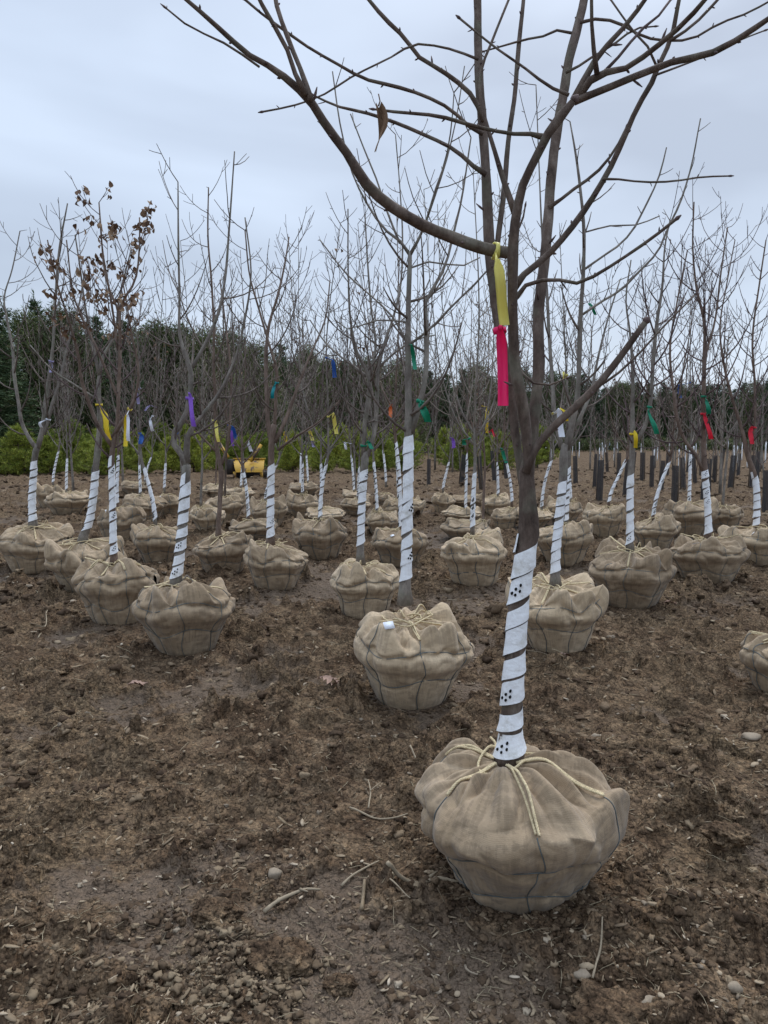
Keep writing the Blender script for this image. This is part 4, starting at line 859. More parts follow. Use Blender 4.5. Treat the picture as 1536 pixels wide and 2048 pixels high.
# middle and far balls: (key, label, ball centre x, width, bottom y, base, wrap top, wrap?, leaders, bark, tag, height)
MID = [
 ('O', 'balled tree with a bent wrapped trunk leaning left behind the curved one, blue ribbon above', 310, 100, 1128, (311, 1047), (289, 940), 1, 3, 0, 0, 4.1),
 ('P', 'balled tree whose wrapped trunk leans right, pale yellow ribbon in its fork, left of middle', 639, 107, 1118, (640, 1040), (652, 930), 1, 4, 0, 0, 4.3),
 ('Q', 'balled tree directly behind the straight front tree, reddish bark and an orange ribbon', 801, 112, 1133, (801, 1060), (792, 888), 1, 3, 1, 1, 4.2),
 ('R', 'mossy stemmed balled tree just left of the nearest trunk, tidy twine star', 953, 133, 1174, (945, 1060), (949, 948), 1, 4, 0, 1, 4.4),
 ('S', 'balled tree half hidden behind the unwinding wrap of the tree right of the nearest trunk', 1131, 115, 1133, (1133, 1047), (1138, 940), 1, 3, 0, 0, 4.2),
 ('T', 'balled tree with a thin trunk leaning steeply right, right of the middle', 1209, 84, 1075, (1217, 1010), (1249, 927), 1, 3, 1, 0, 3.8),
 ('U', 'balled tree with a low sagging ball and a wrapped trunk leaning right, brown upper stem', 1314, 92, 1102, (1306, 1038), (1334, 935), 1, 4, 1, 0, 4.2),
 ('V', 'balled tree with a straight thin banded wrap behind the twiggy one at the right', 1382, 100, 1078, (1378, 1008), (1381, 908), 1, 3, 0, 0, 4.2),
 ('W', 'balled tree with a bare unwrapped tan trunk at the right', 1455, 72, 1064, (1446, 1005), (1453, 925), 0, 3, 0, 0, 3.9),
 ('X', 'balled tree with a thin banded wrap leaning left, just left of the straight front tree', 763, 68, 1073, (754, 1024), (748, 929), 1, 3, 0, 0, 4.2),
 ('Y', 'balled tree with a bulging wrap behind the right leaning pale ribbon tree', 651, 84, 1053, (643, 1016), (642, 933), 1, 3, 0, 0, 4.2),
 ('Z', 'banded balled tree nearest to the right of the yellow bucket', 603, 68, 1036, (605, 990), (605, 932), 1, 3, 0, 0, 4.1),
 ('AA', 'small far balled tree with a slim leaning white trunk right of the yellow bucket', 608, 62, 991, (616, 968), (613, 913), 1, 3, 0, 0, 4.0),
 ('AB', 'far balled tree with a banded trunk just left of the vase forked tree', 711, 58, 1005, (708, 986), (703, 915), 1, 3, 0, 0, 4.1),
 ('AC', 'balled tree hidden behind the vase fork, only its ball showing clearly', 711, 65, 1031, (716, 998), (718, 940), 1, 2, 0, 0, 3.9),
 ('AE', 'far balled tree with a dotted wrap, left of the straight front trunk and far behind', 774, 36, 1013, (772, 970), (767, 908), 1, 3, 0, 0, 4.0),
 ('AF', 'balled tree crowded close behind the straight front tree, wrap showing at its left', 800, 72, 1046, (797, 1000), (794, 925), 1, 3, 1, 0, 4.0),
 ('AG', 'balled tree peeking out right behind the straight front trunk', 826, 50, 1036, (822, 990), (824, 930), 1, 2, 0, 0, 3.8),
 ('AH', 'balled tree with a smooth white wrapped trunk in front of the yellow bucket', 506, 98, 1084, (497, 1040), (487, 944), 1, 4, 1, 0, 4.1),
 ('AI', 'balled tree whose wrap leans right from behind the black banded trunk', 536, 76, 1053, (531, 1002), (552, 932), 1, 3, 0, 0, 4.0),
 ('AJ', 'balled tree with a thin dark unwrapped trunk left of the yellow bucket', 446, 82, 1045, (450, 994), (452, 925), 0, 3, 2, 0, 4.0),
 ('AK', 'far balled tree just below the yellow bucket', 482, 60, 1004, (482, 977), (485, 925), 1, 2, 0, 0, 3.8),
 ('AL', 'far balled tree with a plain trunk left of the yellow bucket', 429, 50, 996, (432, 970), (433, 915), 0, 3, 1, 0, 4.0),
 ('AM', 'grey bare trunked balled tree behind the one with the long purple ribbon', 415, 74, 1067, (402, 1007), (404, 940), 0, 3, 0, 0, 4.1),
 ('AO', 'balled tree behind the leafy one with a tall plain white wrap beside its trunk', 238, 92, 1083, (234, 1014), (236, 918), 1, 4, 1, 1, 4.2),
 ('AP', 'balled tree with an almost bare pale trunk behind the bent left trunk', 286, 88, 1046, (281, 992), (279, 930), 1, 3, 0, 0, 4.1),
 ('AQ', 'balled tree with a straight banded trunk among the left background balls', 338, 58, 1031, (329, 981), (331, 930), 1, 3, 0, 1, 4.0),
 ('AR', 'far balled tree with a trunk leaning right behind the bent left trunk', 269, 52, 992, (290, 966), (301, 918), 1, 2, 0, 0, 3.9),
 ('AS', 'balled tree with a low layered ball and short banded trunk at the far left', 131, 86, 1031, (133, 985), (134, 920), 1, 3, 0, 0, 4.2),
 ('AT', 'farthest left balled tree leaning right behind the layered ball', 98, 60, 1016, (106, 970), (116, 906), 1, 3, 0, 0, 4.2),
 ('AU', 'far balled tree with a thin leaning trunk just right of the straight front tree', 887, 50, 1025, (886, 982), (897, 928), 1, 3, 0, 0, 3.9),
 ('AV', 'far balled tree hidden behind two wrapped trunks left of the nearest one', 934, 76, 1021, (946, 990), (950, 935), 1, 2, 1, 0, 3.8),
 ('AW', 'balled tree with a dotted wrap beside the mossy stemmed one left of the nearest trunk', 927, 84, 1051, (931, 1040), (934, 918), 1, 3, 1, 0, 4.1),
 ('AX', 'balled tree squeezed behind the tidy twine star ball left of the nearest trunk', 934, 100, 1082, (966, 1045), (969, 960), 0, 2, 1, 0, 3.6),
 ('AY', 'far balled tree with a short upright dotted wrap just left of the nearest trunk', 993, 56, 1031, (996, 993), (995, 930), 1, 3, 0, 0, 3.9),
 ('AZ', 'far balled tree with a thin wrap leaning left and touching the nearest trunk', 1012, 56, 1057, (1024, 1008), (1014, 930), 1, 3, 1, 0, 4.0),
 ('BA', 'balled tree with a slim wrap leaning right between the nearest trunk and the unwinding one', 1068, 84, 1056, (1083, 1020), (1101, 926), 1, 3, 0, 0, 4.0),
 ('BB', 'far balled tree behind the unwinding wrap, right of the nearest tree', 1130, 72, 1050, (1141, 1003), (1137, 930), 1, 3, 0, 0, 3.9),
]
for i, (key, label, xc, wd, yb, b0, w1, wr, nl, bk, tg, Hh) in enumerate(MID):
    g = np.random.RandomState(100+i); c, _, _ = ball_place(xc, wd, yb, b0[1])
    st = auto(b0[0], b0[1], w1[0], w1[1], H=Hh*g.uniform(.93, 1.06), n=nl, sprd=.42, g=g, w0=.052, lean=g.uniform(-.12, .12)+(w1[0]-b0[0])/max(b0[1]-w1[1], 1)*.9, yc=c[1])
    det = 1 if wd > 64 else 0
    balled_tree(key, label, xc, wd, yb, st, wrap=(b0[1]-6, w1[1]) if wr else None, bark=bk, twig=[0, 1, 0, 2][i % 4], detail=det, tagged=bool(tg), seed=200+i, sides=7.5, slen=(.35, .95),
                leaves=45 if key == 'AO' else (14 if i % 4 == 1 else 0), par=dict(kids=(6, 5, 3.5)))
print('balled trees', len(TREES))

# ------------------------------------------------------------------ ribbons tied to the trees
def ribbon(label, color, key, pts, wpx, curl=.15, dY=-.06, second=None, stem=None):
    """pts: traced pixels from knot to tail; the strip hangs beside its tree"""
    c = TREES[key][1]; Y = c[1]+dY; g = np.random.RandomState(int(pts[0][0]*3+pts[0][1]))
    P3 = np.array([at(a, b_, Y) for a, b_ in pts]); wd = wpx*Y/F
    Q, wv, t = resample(P3, np.full(len(P3), wd), max(.012, (np.linalg.norm(P3[-1]-P3[0]))/16))
    n = len(Q); s_ = np.linspace(0, 1, n); O = P3[0]; rt = empty('ribbon', O); tag(rt, label, 'ribbon', 'plastic ribbons tied to the nursery trees')
    ang = curl*np.sin(s_*5+g.rand()*6)*2.2; wdt = wd*(.45+.55*sstep(0, .18, s_))
    side = np.stack([np.cos(ang), np.sin(ang), 0*ang], 1); Q = Q+np.stack([0*s_, .02*np.sin(s_*4+g.rand()*6), 0*s_], 1)
    A = Q[:, None]+side[:, None]*wdt[:, None, None]*np.linspace(-.5, .5, 5)[None, :, None]
    A[:, :, 1] += .12*wd*np.cos(np.linspace(-.5, .5, 5)*6)[None]
    mb = MB(); nrm = np.array([0, .0009, 0]); both = np.concatenate([A, (A+nrm)[:, ::-1]], 1); mb.grid(both, closed=True)
    mb.build('tail', RM[color], rt, origin=O)
    # knot
    kb = MB(); a = np.linspace(0, 2*math.pi, 15); kr = max(wd*.55, .010)
    # the loop goes round the stem nearest to the knot
    best = None
    for Qs, rs, ts in (TREES[key][2] if stem is None else [TREES[key][2][stem]]):
        dd = np.linalg.norm(Qs-O, axis=1); i = int(np.argmin(dd))
        if best is None or dd[i] < best[0]: best = (dd[i], Qs[i], rs[i], unit(Qs[min(i+1, len(Qs)-1)]-Qs[max(i-1, 0)]))
    T = best[3]; ctr = best[1] if best[0] < .35 else O+np.array([0, .012, 0]); rr = (best[2]+.003) if best[0] < .35 else .010
    Au = unit(np.cross(T, [.1, .9, .3])); Bu = np.cross(T, Au)
    hw = min(wd*.26, .009)
    ring = np.array([[ctr+(Au*math.cos(q)+Bu*math.sin(q))*rr*(1.0+.25*k2)+T*hw*(k1*(1+.3*math.sin(q*2))) for k1, k2 in ((-1, 0), (1, 0), (1, 1), (-1, 1))] for q in a])
    kb.grid(ring, closed=True)
    link = unit(O-ctr+1e-6)
    if best[0] < .35: kb.tube([ctr+link*rr, (ctr+O)/2+link*rr*.5, O, O-np.array([0, 0, hw*1.2])], [hw*.5, hw*.45, hw*.7, hw*.5], 8, lump=.3)
    else: kb.tube([O+[0, 0, hw], O, O-np.array([0, 0, hw])], [hw*.5, hw*.9, hw*.5], 8, lump=.3)
    kb.build('knot', RM[color if second is None else second], rt, origin=O)
    return rt
RIB = [
 ('long flat yellow ribbon looped around the big left limb of the nearest tree', 'paleyellow', 'T1', [(993, 520), (998, 560), (1005, 610), (1011, 648)], 20, .0, -.16, None, 9),
 ('bright pink red ribbon tied to the nearest tree below its yellow ribbon', 'pink', 'T1', [(1001, 652), (1005, 690), (1006, 750), (1004, 812)], 21, .03, -.02, None, 13),
 ('bright yellow ribbon with a white tip on the curved trunk tree at the left', 'yellow', 'E', [(202, 817), (211, 832), (215, 858), (219, 880)], 11, .1, -.1),
 ('yellow half of the paired ribbons in the leafy tree at the left', 'yellow', 'D', [(252, 832), (250, 860), (252, 893)], 8, .1, -.1),
 ('cream white half of the paired ribbons in the leafy tree at the left', 'white', 'D', [(254, 829), (257, 850), (258, 882)], 7, .1, -.13),
 ('small white ribbon knotted on the U forked tree at the far left', 'white', 'F', [(88, 841), (82, 845), (83, 855)], 6, .1, -.06),
 ('pale lavender ribbon high in the U forked tree at the far left', 'lavender', 'F', [(100, 722), (101, 733), (102, 745)], 6, .1, -.05),
 ('long purple ribbon on the crossed stems of the front tree left of the middle', 'purple', 'C', [(378, 786), (383, 815), (389, 853)], 9, .12, -.1),
 ('lavender ribbon hanging left of the long purple one', 'lavender', 'O', [(274, 782), (275, 795), (276, 808)], 6, .1, -.05),
 ('white ribbon curling beside the bent left trunk', 'white', 'O', [(300, 838), (303, 850), (305, 862)], 6, .2, -.05),
 ('blue ribbon low in the tree with the bent left trunk', 'blue', 'O', [(282, 868), (283, 878), (282, 888)], 9, .2, -.05),
 ('small faded lavender scrap of ribbon over the left background', 'lavender', 'AP', [(300, 810), (294, 816), (291, 822)], 5, .2, -.05),
 ('small blue ribbon left of the long purple one in the background', 'blue', 'AQ', [(354, 862), (351, 870), (348, 876)], 8, .2, -.05),
 ('teal ribbon halfway up the tree with black banded wrap', 'teal', 'G', [(549, 770), (546, 784), (545, 797)], 7, .1, -.08),
 ('pale yellow ribbon on the brown unwrapped trunk left of the middle', 'paleyellow', 'N', [(431, 843), (434, 865), (438, 884)], 7, .1, -.06),
 ('mid blue ribbon hanging above the yellow bucket', 'blue', 'AH', [(466, 853), (468, 868), (471, 879)], 9, .1, -.05),
 ('purple ribbon beside the blue one above the yellow bucket', 'purple', 'AH', [(464, 862), (464, 877), (465, 892)], 6, .1, -.08),
 ('small blue and white ribbon above the rim of the yellow bucket', 'white', 'AK', [(498, 886), (500, 896), (502, 903)], 7, .2, -.08),
 ('black striped yellow ribbon right of the yellow bucket', 'yellow', 'Z', [(568, 864), (571, 875), (570, 890)], 6, .15, -.05),
 ('short yellow ribbon in a background crown left of the pale hanging one', 'paleyellow', 'Y', [(619, 860), (622, 870), (625, 881)], 7, .1, -.05),
 ('small lavender ribbon under the short yellow one', 'lavender', 'AA', [(624, 882), (626, 888), (627, 894)], 6, .1, -.05),
 ('long pale yellow ribbon in the fork of the right leaning tree', 'paleyellow', 'P', [(667, 826), (669, 845), (673, 868)], 8, .08, -.08),
 ('blue ribbon high above the long pale yellow one', 'blue', 'P', [(666, 720), (668, 737), (669, 755)], 8, .12, -.08),
 ('small white ribbon left of the vase forked tree', 'white', 'AB', [(689, 884), (691, 892), (692, 899)], 5, .1, -.05),
 ('dark green ribbon inside the vase fork near the middle', 'green', 'H', [(736, 882), (739, 888), (744, 898)], 8, .15, -.05),
 ('orange ribbon on the reddish trunk behind the straight front tree', 'orange', 'Q', [(781, 812), (781, 823), (781, 835)], 7, .08, -.06),
 ('big bunched emerald ribbon on the right stem of the straight front tree', 'green', 'B', [(841, 806), (848, 822), (856, 844)], 17, .25, -.06),
 ('narrow green ribbon higher on the straight front tree', 'green', 'B', [(823, 690), (827, 712), (830, 739)], 8, .15, -.06),
 ('small purple ribbon left of the dotted wrap near the middle', 'purple', 'AU', [(905, 876), (907, 886), (907, 896)], 7, .1, -.05),
 ('small dark green ribbon beside the mossy stem', 'green', 'R', [(926, 880), (928, 884), (929, 890)], 8, .1, -.06),
 ('black dotted yellow ribbon left of the nearest trunk', 'yellow', 'AW', [(975, 814), (973, 838), (974, 866)], 7, .15, -.06),
 ('small faded red ribbon left of the nearest trunk', 'red', 'AY', [(985, 858), (987, 865), (990, 873)], 6, .1, -.05),
 ('dark green ribbon twisted down the thin far stem at the nearest trunk', 'green', 'AZ', [(1004, 897), (1008, 912), (1012, 926)], 7, .1, -.05),
 ('white and yellow ribbon in the fork right of the nearest tree', 'white', 'I', [(1117, 818), (1121, 845), (1124, 874)], 12, .15, -.16),
 ('yellow ribbon folded over the branch right of the nearest tree', 'yellow', 'I', [(1121, 817), (1130, 826), (1134, 842)], 8, .15, -.13),
 ('small pale yellow ribbon high right of the nearest trunk', 'paleyellow', 'S', [(1127, 744), (1128, 750), (1129, 758)], 7, .15, -.06),
 ('yellow ribbon beside the mossy slender trunk right of the middle', 'yellow', 'J', [(1269, 862), (1270, 878), (1272, 896)], 8, .08, -.05),
 ('twisted dark green ribbon on the limb swept right of the mossy slender tree', 'green', 'J', [(1297, 820), (1304, 842), (1312, 868)], 10, .3, -.05),
 ('tiny green ribbon high on a twig above the right side', 'green', 'J', [(1180, 608), (1185, 618), (1192, 629)], 6, .1, .3),
 ('long red ribbon on the dense twiggy tree at the right', 'red', 'K', [(1410, 828), (1414, 852), (1421, 878)], 9, .1, -.06),
 ('bright green ribbon above the long red one at the right', 'green', 'K', [(1413, 800), (1414, 812), (1417, 828)], 9, .15, -.06),
 ('small blue ribbon high left of the dense twiggy tree', 'blue', 'V', [(1357, 770), (1359, 782), (1361, 796)], 6, .15, -.05),
 ('red ribbon hooked on the kinked trunk at the right edge', 'red', 'M', [(1504, 853), (1502, 868), (1502, 888)], 9, .1, -.06),
]
for r_ in RIB: ribbon(*r_)
print('ribbons')
# curled dead leaf hanging from the near limb
g = np.random.RandomState(4); p = at(757, 212, TREES['T1'][1][1]-.42)
lb = MB(); rows = []
for i, t_ in enumerate(np.linspace(0, 1, 9)):
    w_ = .012*math.sin(min(t_*1.25+.12, 1)*math.pi)**.8+.002; cx = .012*math.sin(t_*4); 
    rows.append([p+np.array([cx+w_*a_, .010*math.cos(a_*3+t_*3)+.004*math.sin(t_*9+a_*4), -.118*t_+.006*abs(a_)]) for a_ in np.linspace(-1, 1, 7)])
lb.grid(np.array(rows)); lb.tube([p+[0, 0, .03], p+[.004, 0, .012], p], [.0016, .0016, .0022], 6)
tag(lb.build('dead_leaf', DEAD, origin=p), 'single curled brown dead leaf dangling from the limb above the middle', 'leaf').location = p
for px_, py_, l_ in ((368, 46, .03), (395, 38, .022)):
    pass

# ------------------------------------------------------------------ fallen leaves, sticks and pale lumps on the ground
def oak_leaf(px, py, size, rot, label):
    c = gp(px, py); _q = np.linspace(-.05, .05, 5); _x, _y = np.meshgrid(c[0]+_q, c[1]+_q); c[2] = float(np.quantile(ground_z(_x, _y), .9))+.004; lob = [(0, .03), (.12, .06), (.2, .26), (.27, .10), (.38, .36), (.47, .13), (.58, .44), (.68, .15), (.78, .34), (.86, .10), (1, .015)]
    rows = []
    for t_, w_ in lob:
        x = (t_-.5)*size; z = .012*math.sin(t_*6)+.012
        rows.append([[x+abs(a_)*w_*size*.35, a_*w_*size, z+.010*abs(a_)**1.5+.004*math.sin(t_*30)] for a_ in (-1, -.5, 0, .5, 1)])
    V = np.array(rows); co, si = math.cos(rot), math.sin(rot); V = V@np.array([[co, si, 0], [-si, co, 0], [0, 0, 1]])
    mb = MB(); mb.grid(V+c); mb.tube([c+np.array([-.5*size*co, -.5*size*si, .012]), c+np.array([-.7*size*co, -.7*size*si, .005])], .0012, 5)
    o = mb.build('oak_leaf', OAKL, origin=c); o.location = c; tag(o, label, 'leaf', 'fallen oak leaves'); return o
oak_leaf(656, 1378, .145, -.5, 'pinkish fallen oak leaf lying left of the middle front ball')
oak_leaf(276, 1385, .12, .5, 'dull brown lobed leaf lying on the mud below the left front ball')
oak_leaf(1128, 1316, .11, .9, 'pale tan leaf at the foot of the ball right behind the nearest trunk')
oak_leaf(1341, 1208, .12, .1, 'small tan leaf right of the slender tree\'s ball')
def gs_(px, py, r=.012):
    q = gp(px, py); k = np.linspace(-r, r, 3); xx, yy = np.meshgrid(q[0]+k, q[1]+k); q[2] = float(ground_z(xx, yy).max()); return q
def stick(pts, r, label, m=ROOTM, side=(), name='stick', cat='stick', lift=.010, grp='sticks and torn roots on the mud'):
    P = np.array([gs_(a, b_)+[0, 0, lift*.5] for a, b_ in pts]); O = P.mean(0); mb = MB(); Q, rr, t = resample(P, np.linspace(r, r*.55, len(P)), .02)
    Q[:, 2] += .004*np.sin(t*40); mb.tube(Q, rr*(1+.25*noise3(t*30, 1.5, 0)), 7, lump=.25)
    for sp in side:
        S = np.array([gs_(a, b_)+[0, 0, lift*.5+.004] for a, b_ in sp]); mb.tube(S, np.linspace(r*.6, r*.3, len(S)), 6, lump=.2)
    o = mb.build(name, m, origin=O); o.location = O; tag(o, label, cat, grp); return o
stick([(737, 1622), (741, 1592), (736, 1570)], .004, 'pale forked twig standing up from the mud left of the nearest ball', side=[[(741, 1592), (752, 1580), (762, 1568)]], lift=.02)
stick([(700, 1620), (722, 1626), (748, 1632), (790, 1640), (815, 1636)], .005, 'thin pale root lying beneath the forked twig')
stick([(683, 1762), (705, 1748), (735, 1731), (758, 1719)], .0055, 'straight pale stick lying left of the nearest ball')
stick([(528, 1814), (570, 1795), (600, 1782), (640, 1776)], .008, 'thick pale root half buried left of the nearest ball', side=[[(600, 1782), (615, 1790)]], lift=.012)
stick([(775, 1770), (800, 1764), (840, 1763), (880, 1766), (915, 1772)], .009, 'long tan root running to the foot of the nearest ball', side=[[(800, 1764), (790, 1750)], [(860, 1765), (875, 1752)]], lift=.014)
stick([(780, 1785), (800, 1803), (820, 1828)], .003, 'thin splinter pointing down below the long tan root')
stick([(723, 1818), (726, 1798), (729, 1780)], .009, 'short stubby wood chip below the straight pale stick', m=CHIP)
stick([(1022, 1960), (1100, 1958), (1160, 1950)], .004, 'faint root thread in the dark soil at the bottom')if False else None
stick([(76, 1275), (90, 1262), (93, 1240), (97, 1222)], .006, 'grey curved twig lying at the left below the leafy tree', side=[[(90, 1262), (72, 1255), (62, 1262)]], lift=.015)
stick([(1180, 1345), (1150, 1330), (1120, 1318), (1040, 1323)], .004, 'brown stem resting at the foot of the ball behind the nearest trunk')
stick([(820, 1510), (836, 1524), (854, 1534)], .005, 'short brown root left of the top of the nearest ball', side=[[(828, 1518), (845, 1514), (862, 1513)]])
stick([(270, 2040), (262, 1990), (245, 1925)], .0018, 'thin dry grass stalk rising at the bottom left', m=STRAW, lift=.02)
stick([(1185, 1960), (1202, 1900), (1203, 1882)], .004, 'small upright chip in the dark soil right of the nearest ball\'s foot')
stick([(1330, 1745), (1345, 1760), (1310, 1800), (1290, 1822)], .0013, 'fine curling white root hair right of the nearest ball', m=CHIP, lift=.02)
stick([(930, 1930), (936, 1944), (955, 1950)], .004, 'tiny pale scrap on the dark soil at the bottom middle', m=PEB)
def rock(px, py, r, label, m=PEB, name='stone', cat='stone', seed=0, flat=.7):
    g = np.random.RandomState(seed+int(px)); c = gp(px, py); c[2] = float(ground_z(c[0], c[1]))+r*.3; V = IV*(1+.45*noise3(*(IV*1.2+g.rand(3)*20).T)+.18*noise3(*(IV*3+g.rand(3)*20).T))[:, None]*r*np.array([1.2, .9, flat])
    mb = MB(); mb.add(V+c, None, IF); o = mb.build(name, m, origin=c, smooth=False); o.location = c; tag(o, label, cat, 'pale lumps on the mud'); return o
rock(548, 1748, .022, 'round pale crumb of dry soil left of the straight pale stick')
rock(1503, 1476, .045, 'pale stone on the mud near the right edge', flat=.35)
rock(1163, 1953, .020, 'pale tan pebble at the bottom right of the middle')
rock(1288, 2012, .026, 'cream coloured pebble near the bottom right corner')
rock(1465, 1985, .02, 'flat brownish pebble low near the right edge')
rock(22, 1160, .05, 'grey stone at the left edge beside the trees', flat=.4)
rock(55, 1178, .045, 'flat grey stone at the far left below the first ball', flat=.35)
rock(330, 1790, .03, 'pale flake of dry soil at the lower left')if False else None
rock(1190, 1480, .02, 'small brown pebble beside the nearest trunk base')
# big wet clods
def clod(px, py, r, label, seed):
    g = np.random.RandomState(seed); c = gp(px, py); c[2] = float(ground_z(c[0], c[1]))+r*.1; mb = MB(); k = 40
    th = np.linspace(0, 2*math.pi, 2*k+1)[None]; ph = np.linspace(0.02, math.pi-.02, k)[:, None]
    D = np.stack([np.sin(ph)*np.cos(th), np.sin(ph)*np.sin(th), np.cos(ph)+0*th], -1)
    rr = 1+.38*noise3(D[..., 0]*1.5+seed, D[..., 1]*1.5, D[..., 2]*1.5)+.22*noise3(D[..., 0]*4, D[..., 1]*4+seed, D[..., 2]*4)+.10*noise3(D[..., 0]*10, D[..., 1]*10+seed, D[..., 2]*10)
    mb.grid(c+D*rr[..., None]*r*np.array([1.25, 1, .62])); o = mb.build('soil_clod', SOIL, origin=c); o.location = c; tag(o, label, 'clod', 'big clods of wet soil')
clod(560, 1915, .075, 'big dark wet clod at the bottom left of the middle', 1)
clod(430, 1830, .06, 'dark clod of earth left of the thick pale root', 2)
clod(680, 1955, .035, 'smaller dark clod at the bottom left of the middle', 3)
clod(1375, 1462, .07, 'dark clod right of the nearest trunk', 4)
clod(1450, 1700, .06, 'low dark clod near the right edge', 5)
clod(120, 1345, .06, 'brown clod on the mud at the left edge', 6)
clod(1240, 2030, .10, 'broad smeared clod at the bottom right', 7)

# ------------------------------------------------------------------ yellow bucket of the tree digging machine
def box_between(mb, a, b, wx, wz):
    a = np.array(a, float); b = np.array(b, float); d = unit(b-a); s_ = unit(np.cross(d, [0, 1, .01])); u_ = np.cross(s_, d)
    mb.box((a+b)/2, (np.linalg.norm(b-a)/2, wx/2, wz/2), np.stack([d, u_, s_], 1))
YEL = None
m, n, b, o = mat('yellow_paint', (.62, .36, .04), .5, .4)
L(n, mixc(n, ramp(n, noise(n, 3.2, 5, .6), [(.50, (0, 0, 0)), (.56, (1, 1, 1))]), (.52, .30, .035), (.10, .06, .038)), b.inputs['Base Color']); YEL = m
DARKM = plain('dark_steel', (.035, .028, .024), .7, .3, .4, 4)
mY = gp(497, 957)[1]; k = F/mY; mc = gp(497, 957); root = empty('loader_bucket', mc); tag(root, 'weathered yellow steel loader bucket with raised arms standing before the pine shrubs', 'bucket')
X = lambda px: (px-768)/mY*0+(px-768)/k; Z = lambda py: at(768, py, mY)[2]
mb = MB()
A = np.array([[X(463), mY+.45, Z(919)], [X(526), mY+.45, Z(918)], [X(528), mY, Z(942)], [X(472), mY, Z(944)]])
lip = []
ys = np.linspace(0, 1, 9)
G = np.array([[np.array([X(463+9*t_)*(1-s_)+X(526+2*t_)*s_, mY+.42*(1-t_)**2, Z(919+25*t_)]) for s_ in np.linspace(0, 1, 9)] for t_ in ys])
mb.grid(G); mb.grid(G+np.array([0, .03, 0])); mb.build('back_plate', YEL, root, origin=mc)
mb = MB(); mb.box((X(494.5), mY+.40, Z(918)), ((X(527)-X(461))/2, .04, .022)); mb.box((X(500), mY-.01, Z(944)), ((X(529)-X(470))/2, .03, .012)); mb.build('rim', YEL, root, origin=mc, smooth=False)
mb = MB(); box_between(mb, (X(500), mY+.15, Z(924)), (X(521), mY+.25, Z(889)), .10, .10); mb.build('arm', YEL, root, origin=mc, smooth=False)
mb = MB(); box_between(mb, (X(455), mY+.15, Z(915)), (X(437), mY+.25, Z(887)), .10, .10); mb.build('arm', YEL, root, origin=mc, smooth=False)
for x_ in (467, 521): mb = MB(); mb.box((X(x_), mY+.2, (Z(960)+Z(944))/2), (.045, .05, (Z(944)-Z(960))/2)); mb.build('leg', YEL, root, origin=mc, smooth=False)
mb = MB(); mb.box((X(497), mY+.7, Z(950)), (.55, .3, .10)); mb.box((X(458), mY+.5, Z(935)), (.14, .2, .26)); mb.tube([(X(505), mY+.1, Z(922)), (X(517), mY+.2, Z(898))], .02, 8); mb.build('frame', DARKM, root, origin=mc, smooth=False)

# ------------------------------------------------------------------ dark mesh guards round young trees, right hand field
m, n, b, o = mat('black_mesh', (.050, .048, .050), .75, .2); MESH = m
tr_ = N(n, 'ShaderNodeBsdfTransparent'); ms = N(n, 'ShaderNodeMixShader')
t = N(n, 'ShaderNodeTexCoord'); 
def grid_line(ax):
    sx = N(n, 'ShaderNodeSeparateXYZ'); L(n, t.outputs['UV'], sx.inputs[0]); v = math_(n, 'FRACT', math_(n, 'MULTIPLY', sx.outputs[ax], 60.)); return math_(n, 'GREATER_THAN', v, .42)
msk = math_(n, 'MULTIPLY', grid_line(0), grid_line(1)); L(n, math_(n, 'ADD', math_(n, 'MULTIPLY', msk, .6), .14), ms.inputs[0]); L(n, b.outputs[0], ms.inputs[1]); L(n, tr_.outputs[0], ms.inputs[2]); L(n, ms.outputs[0], o.inputs['Surface'])
STAKE = plain('stake_wood', (.16, .12, .085), .9)
def make_guard():
    r = empty('tree_guard', (0, 0, 0)); mb = MB(); a = np.linspace(0, 2*math.pi, 15); z = np.linspace(0, .88, 12)
    rr = .075*(1+.06*noise3(np.cos(a)[None]*2, np.sin(a)[None]*2, z[:, None]*4)); V = np.stack([rr*np.cos(a)[None], rr*np.sin(a)[None]*.9, z[:, None]+0*a[None]], -1)
    mb.grid(V, uv=np.stack(np.broadcast_arrays(a[None]*.075, z[:, None]), -1)); mb.build('mesh_sleeve', MESH, r)
    mb = MB(); mb.box((.085, 0, .5), (.011, .011, .52)); mb.box((.085, 0, 1.03), (.008, .008, .015)); mb.build('stake', STAKE, r, smooth=False); return r
GD = [(857, 972), (923, 967), (963, 978), (989, 962), (1013, 958), (1151, 967), (1190, 976), (1199, 999), (1238, 956), (1250, 991), (1284, 960), (1303, 973), (1322, 980), (1348, 1009), (1367, 978), (1390, 965), (1406, 1002), (1417, 983), (1428, 964), (1442, 937), (1460, 975), (1501, 975), (1514, 958), (1530, 1024), (1334, 950), (1376, 945), (1265, 948), (1215, 945), (1476, 950), (1130, 948)]
gs = make_guard(); gr_ = np.random.RandomState(8); GP = []
for i, (x, y) in enumerate(GD):
    o = gs if i == 0 else copy_tree(gs); q = gp(x, y); o.location = q-[0, 0, .02]; o.rotation_euler = (gr_.normal()*.05, gr_.normal()*.05, gr_.rand()*6); s_ = gr_.uniform(.92, 1.12); o.scale = (s_*.92, s_*.92, s_); GP.append(q)
    tag(o, 'tall black mesh sleeve around a young tree in the open field on the right', 'tree guard', 'black mesh tree guards')
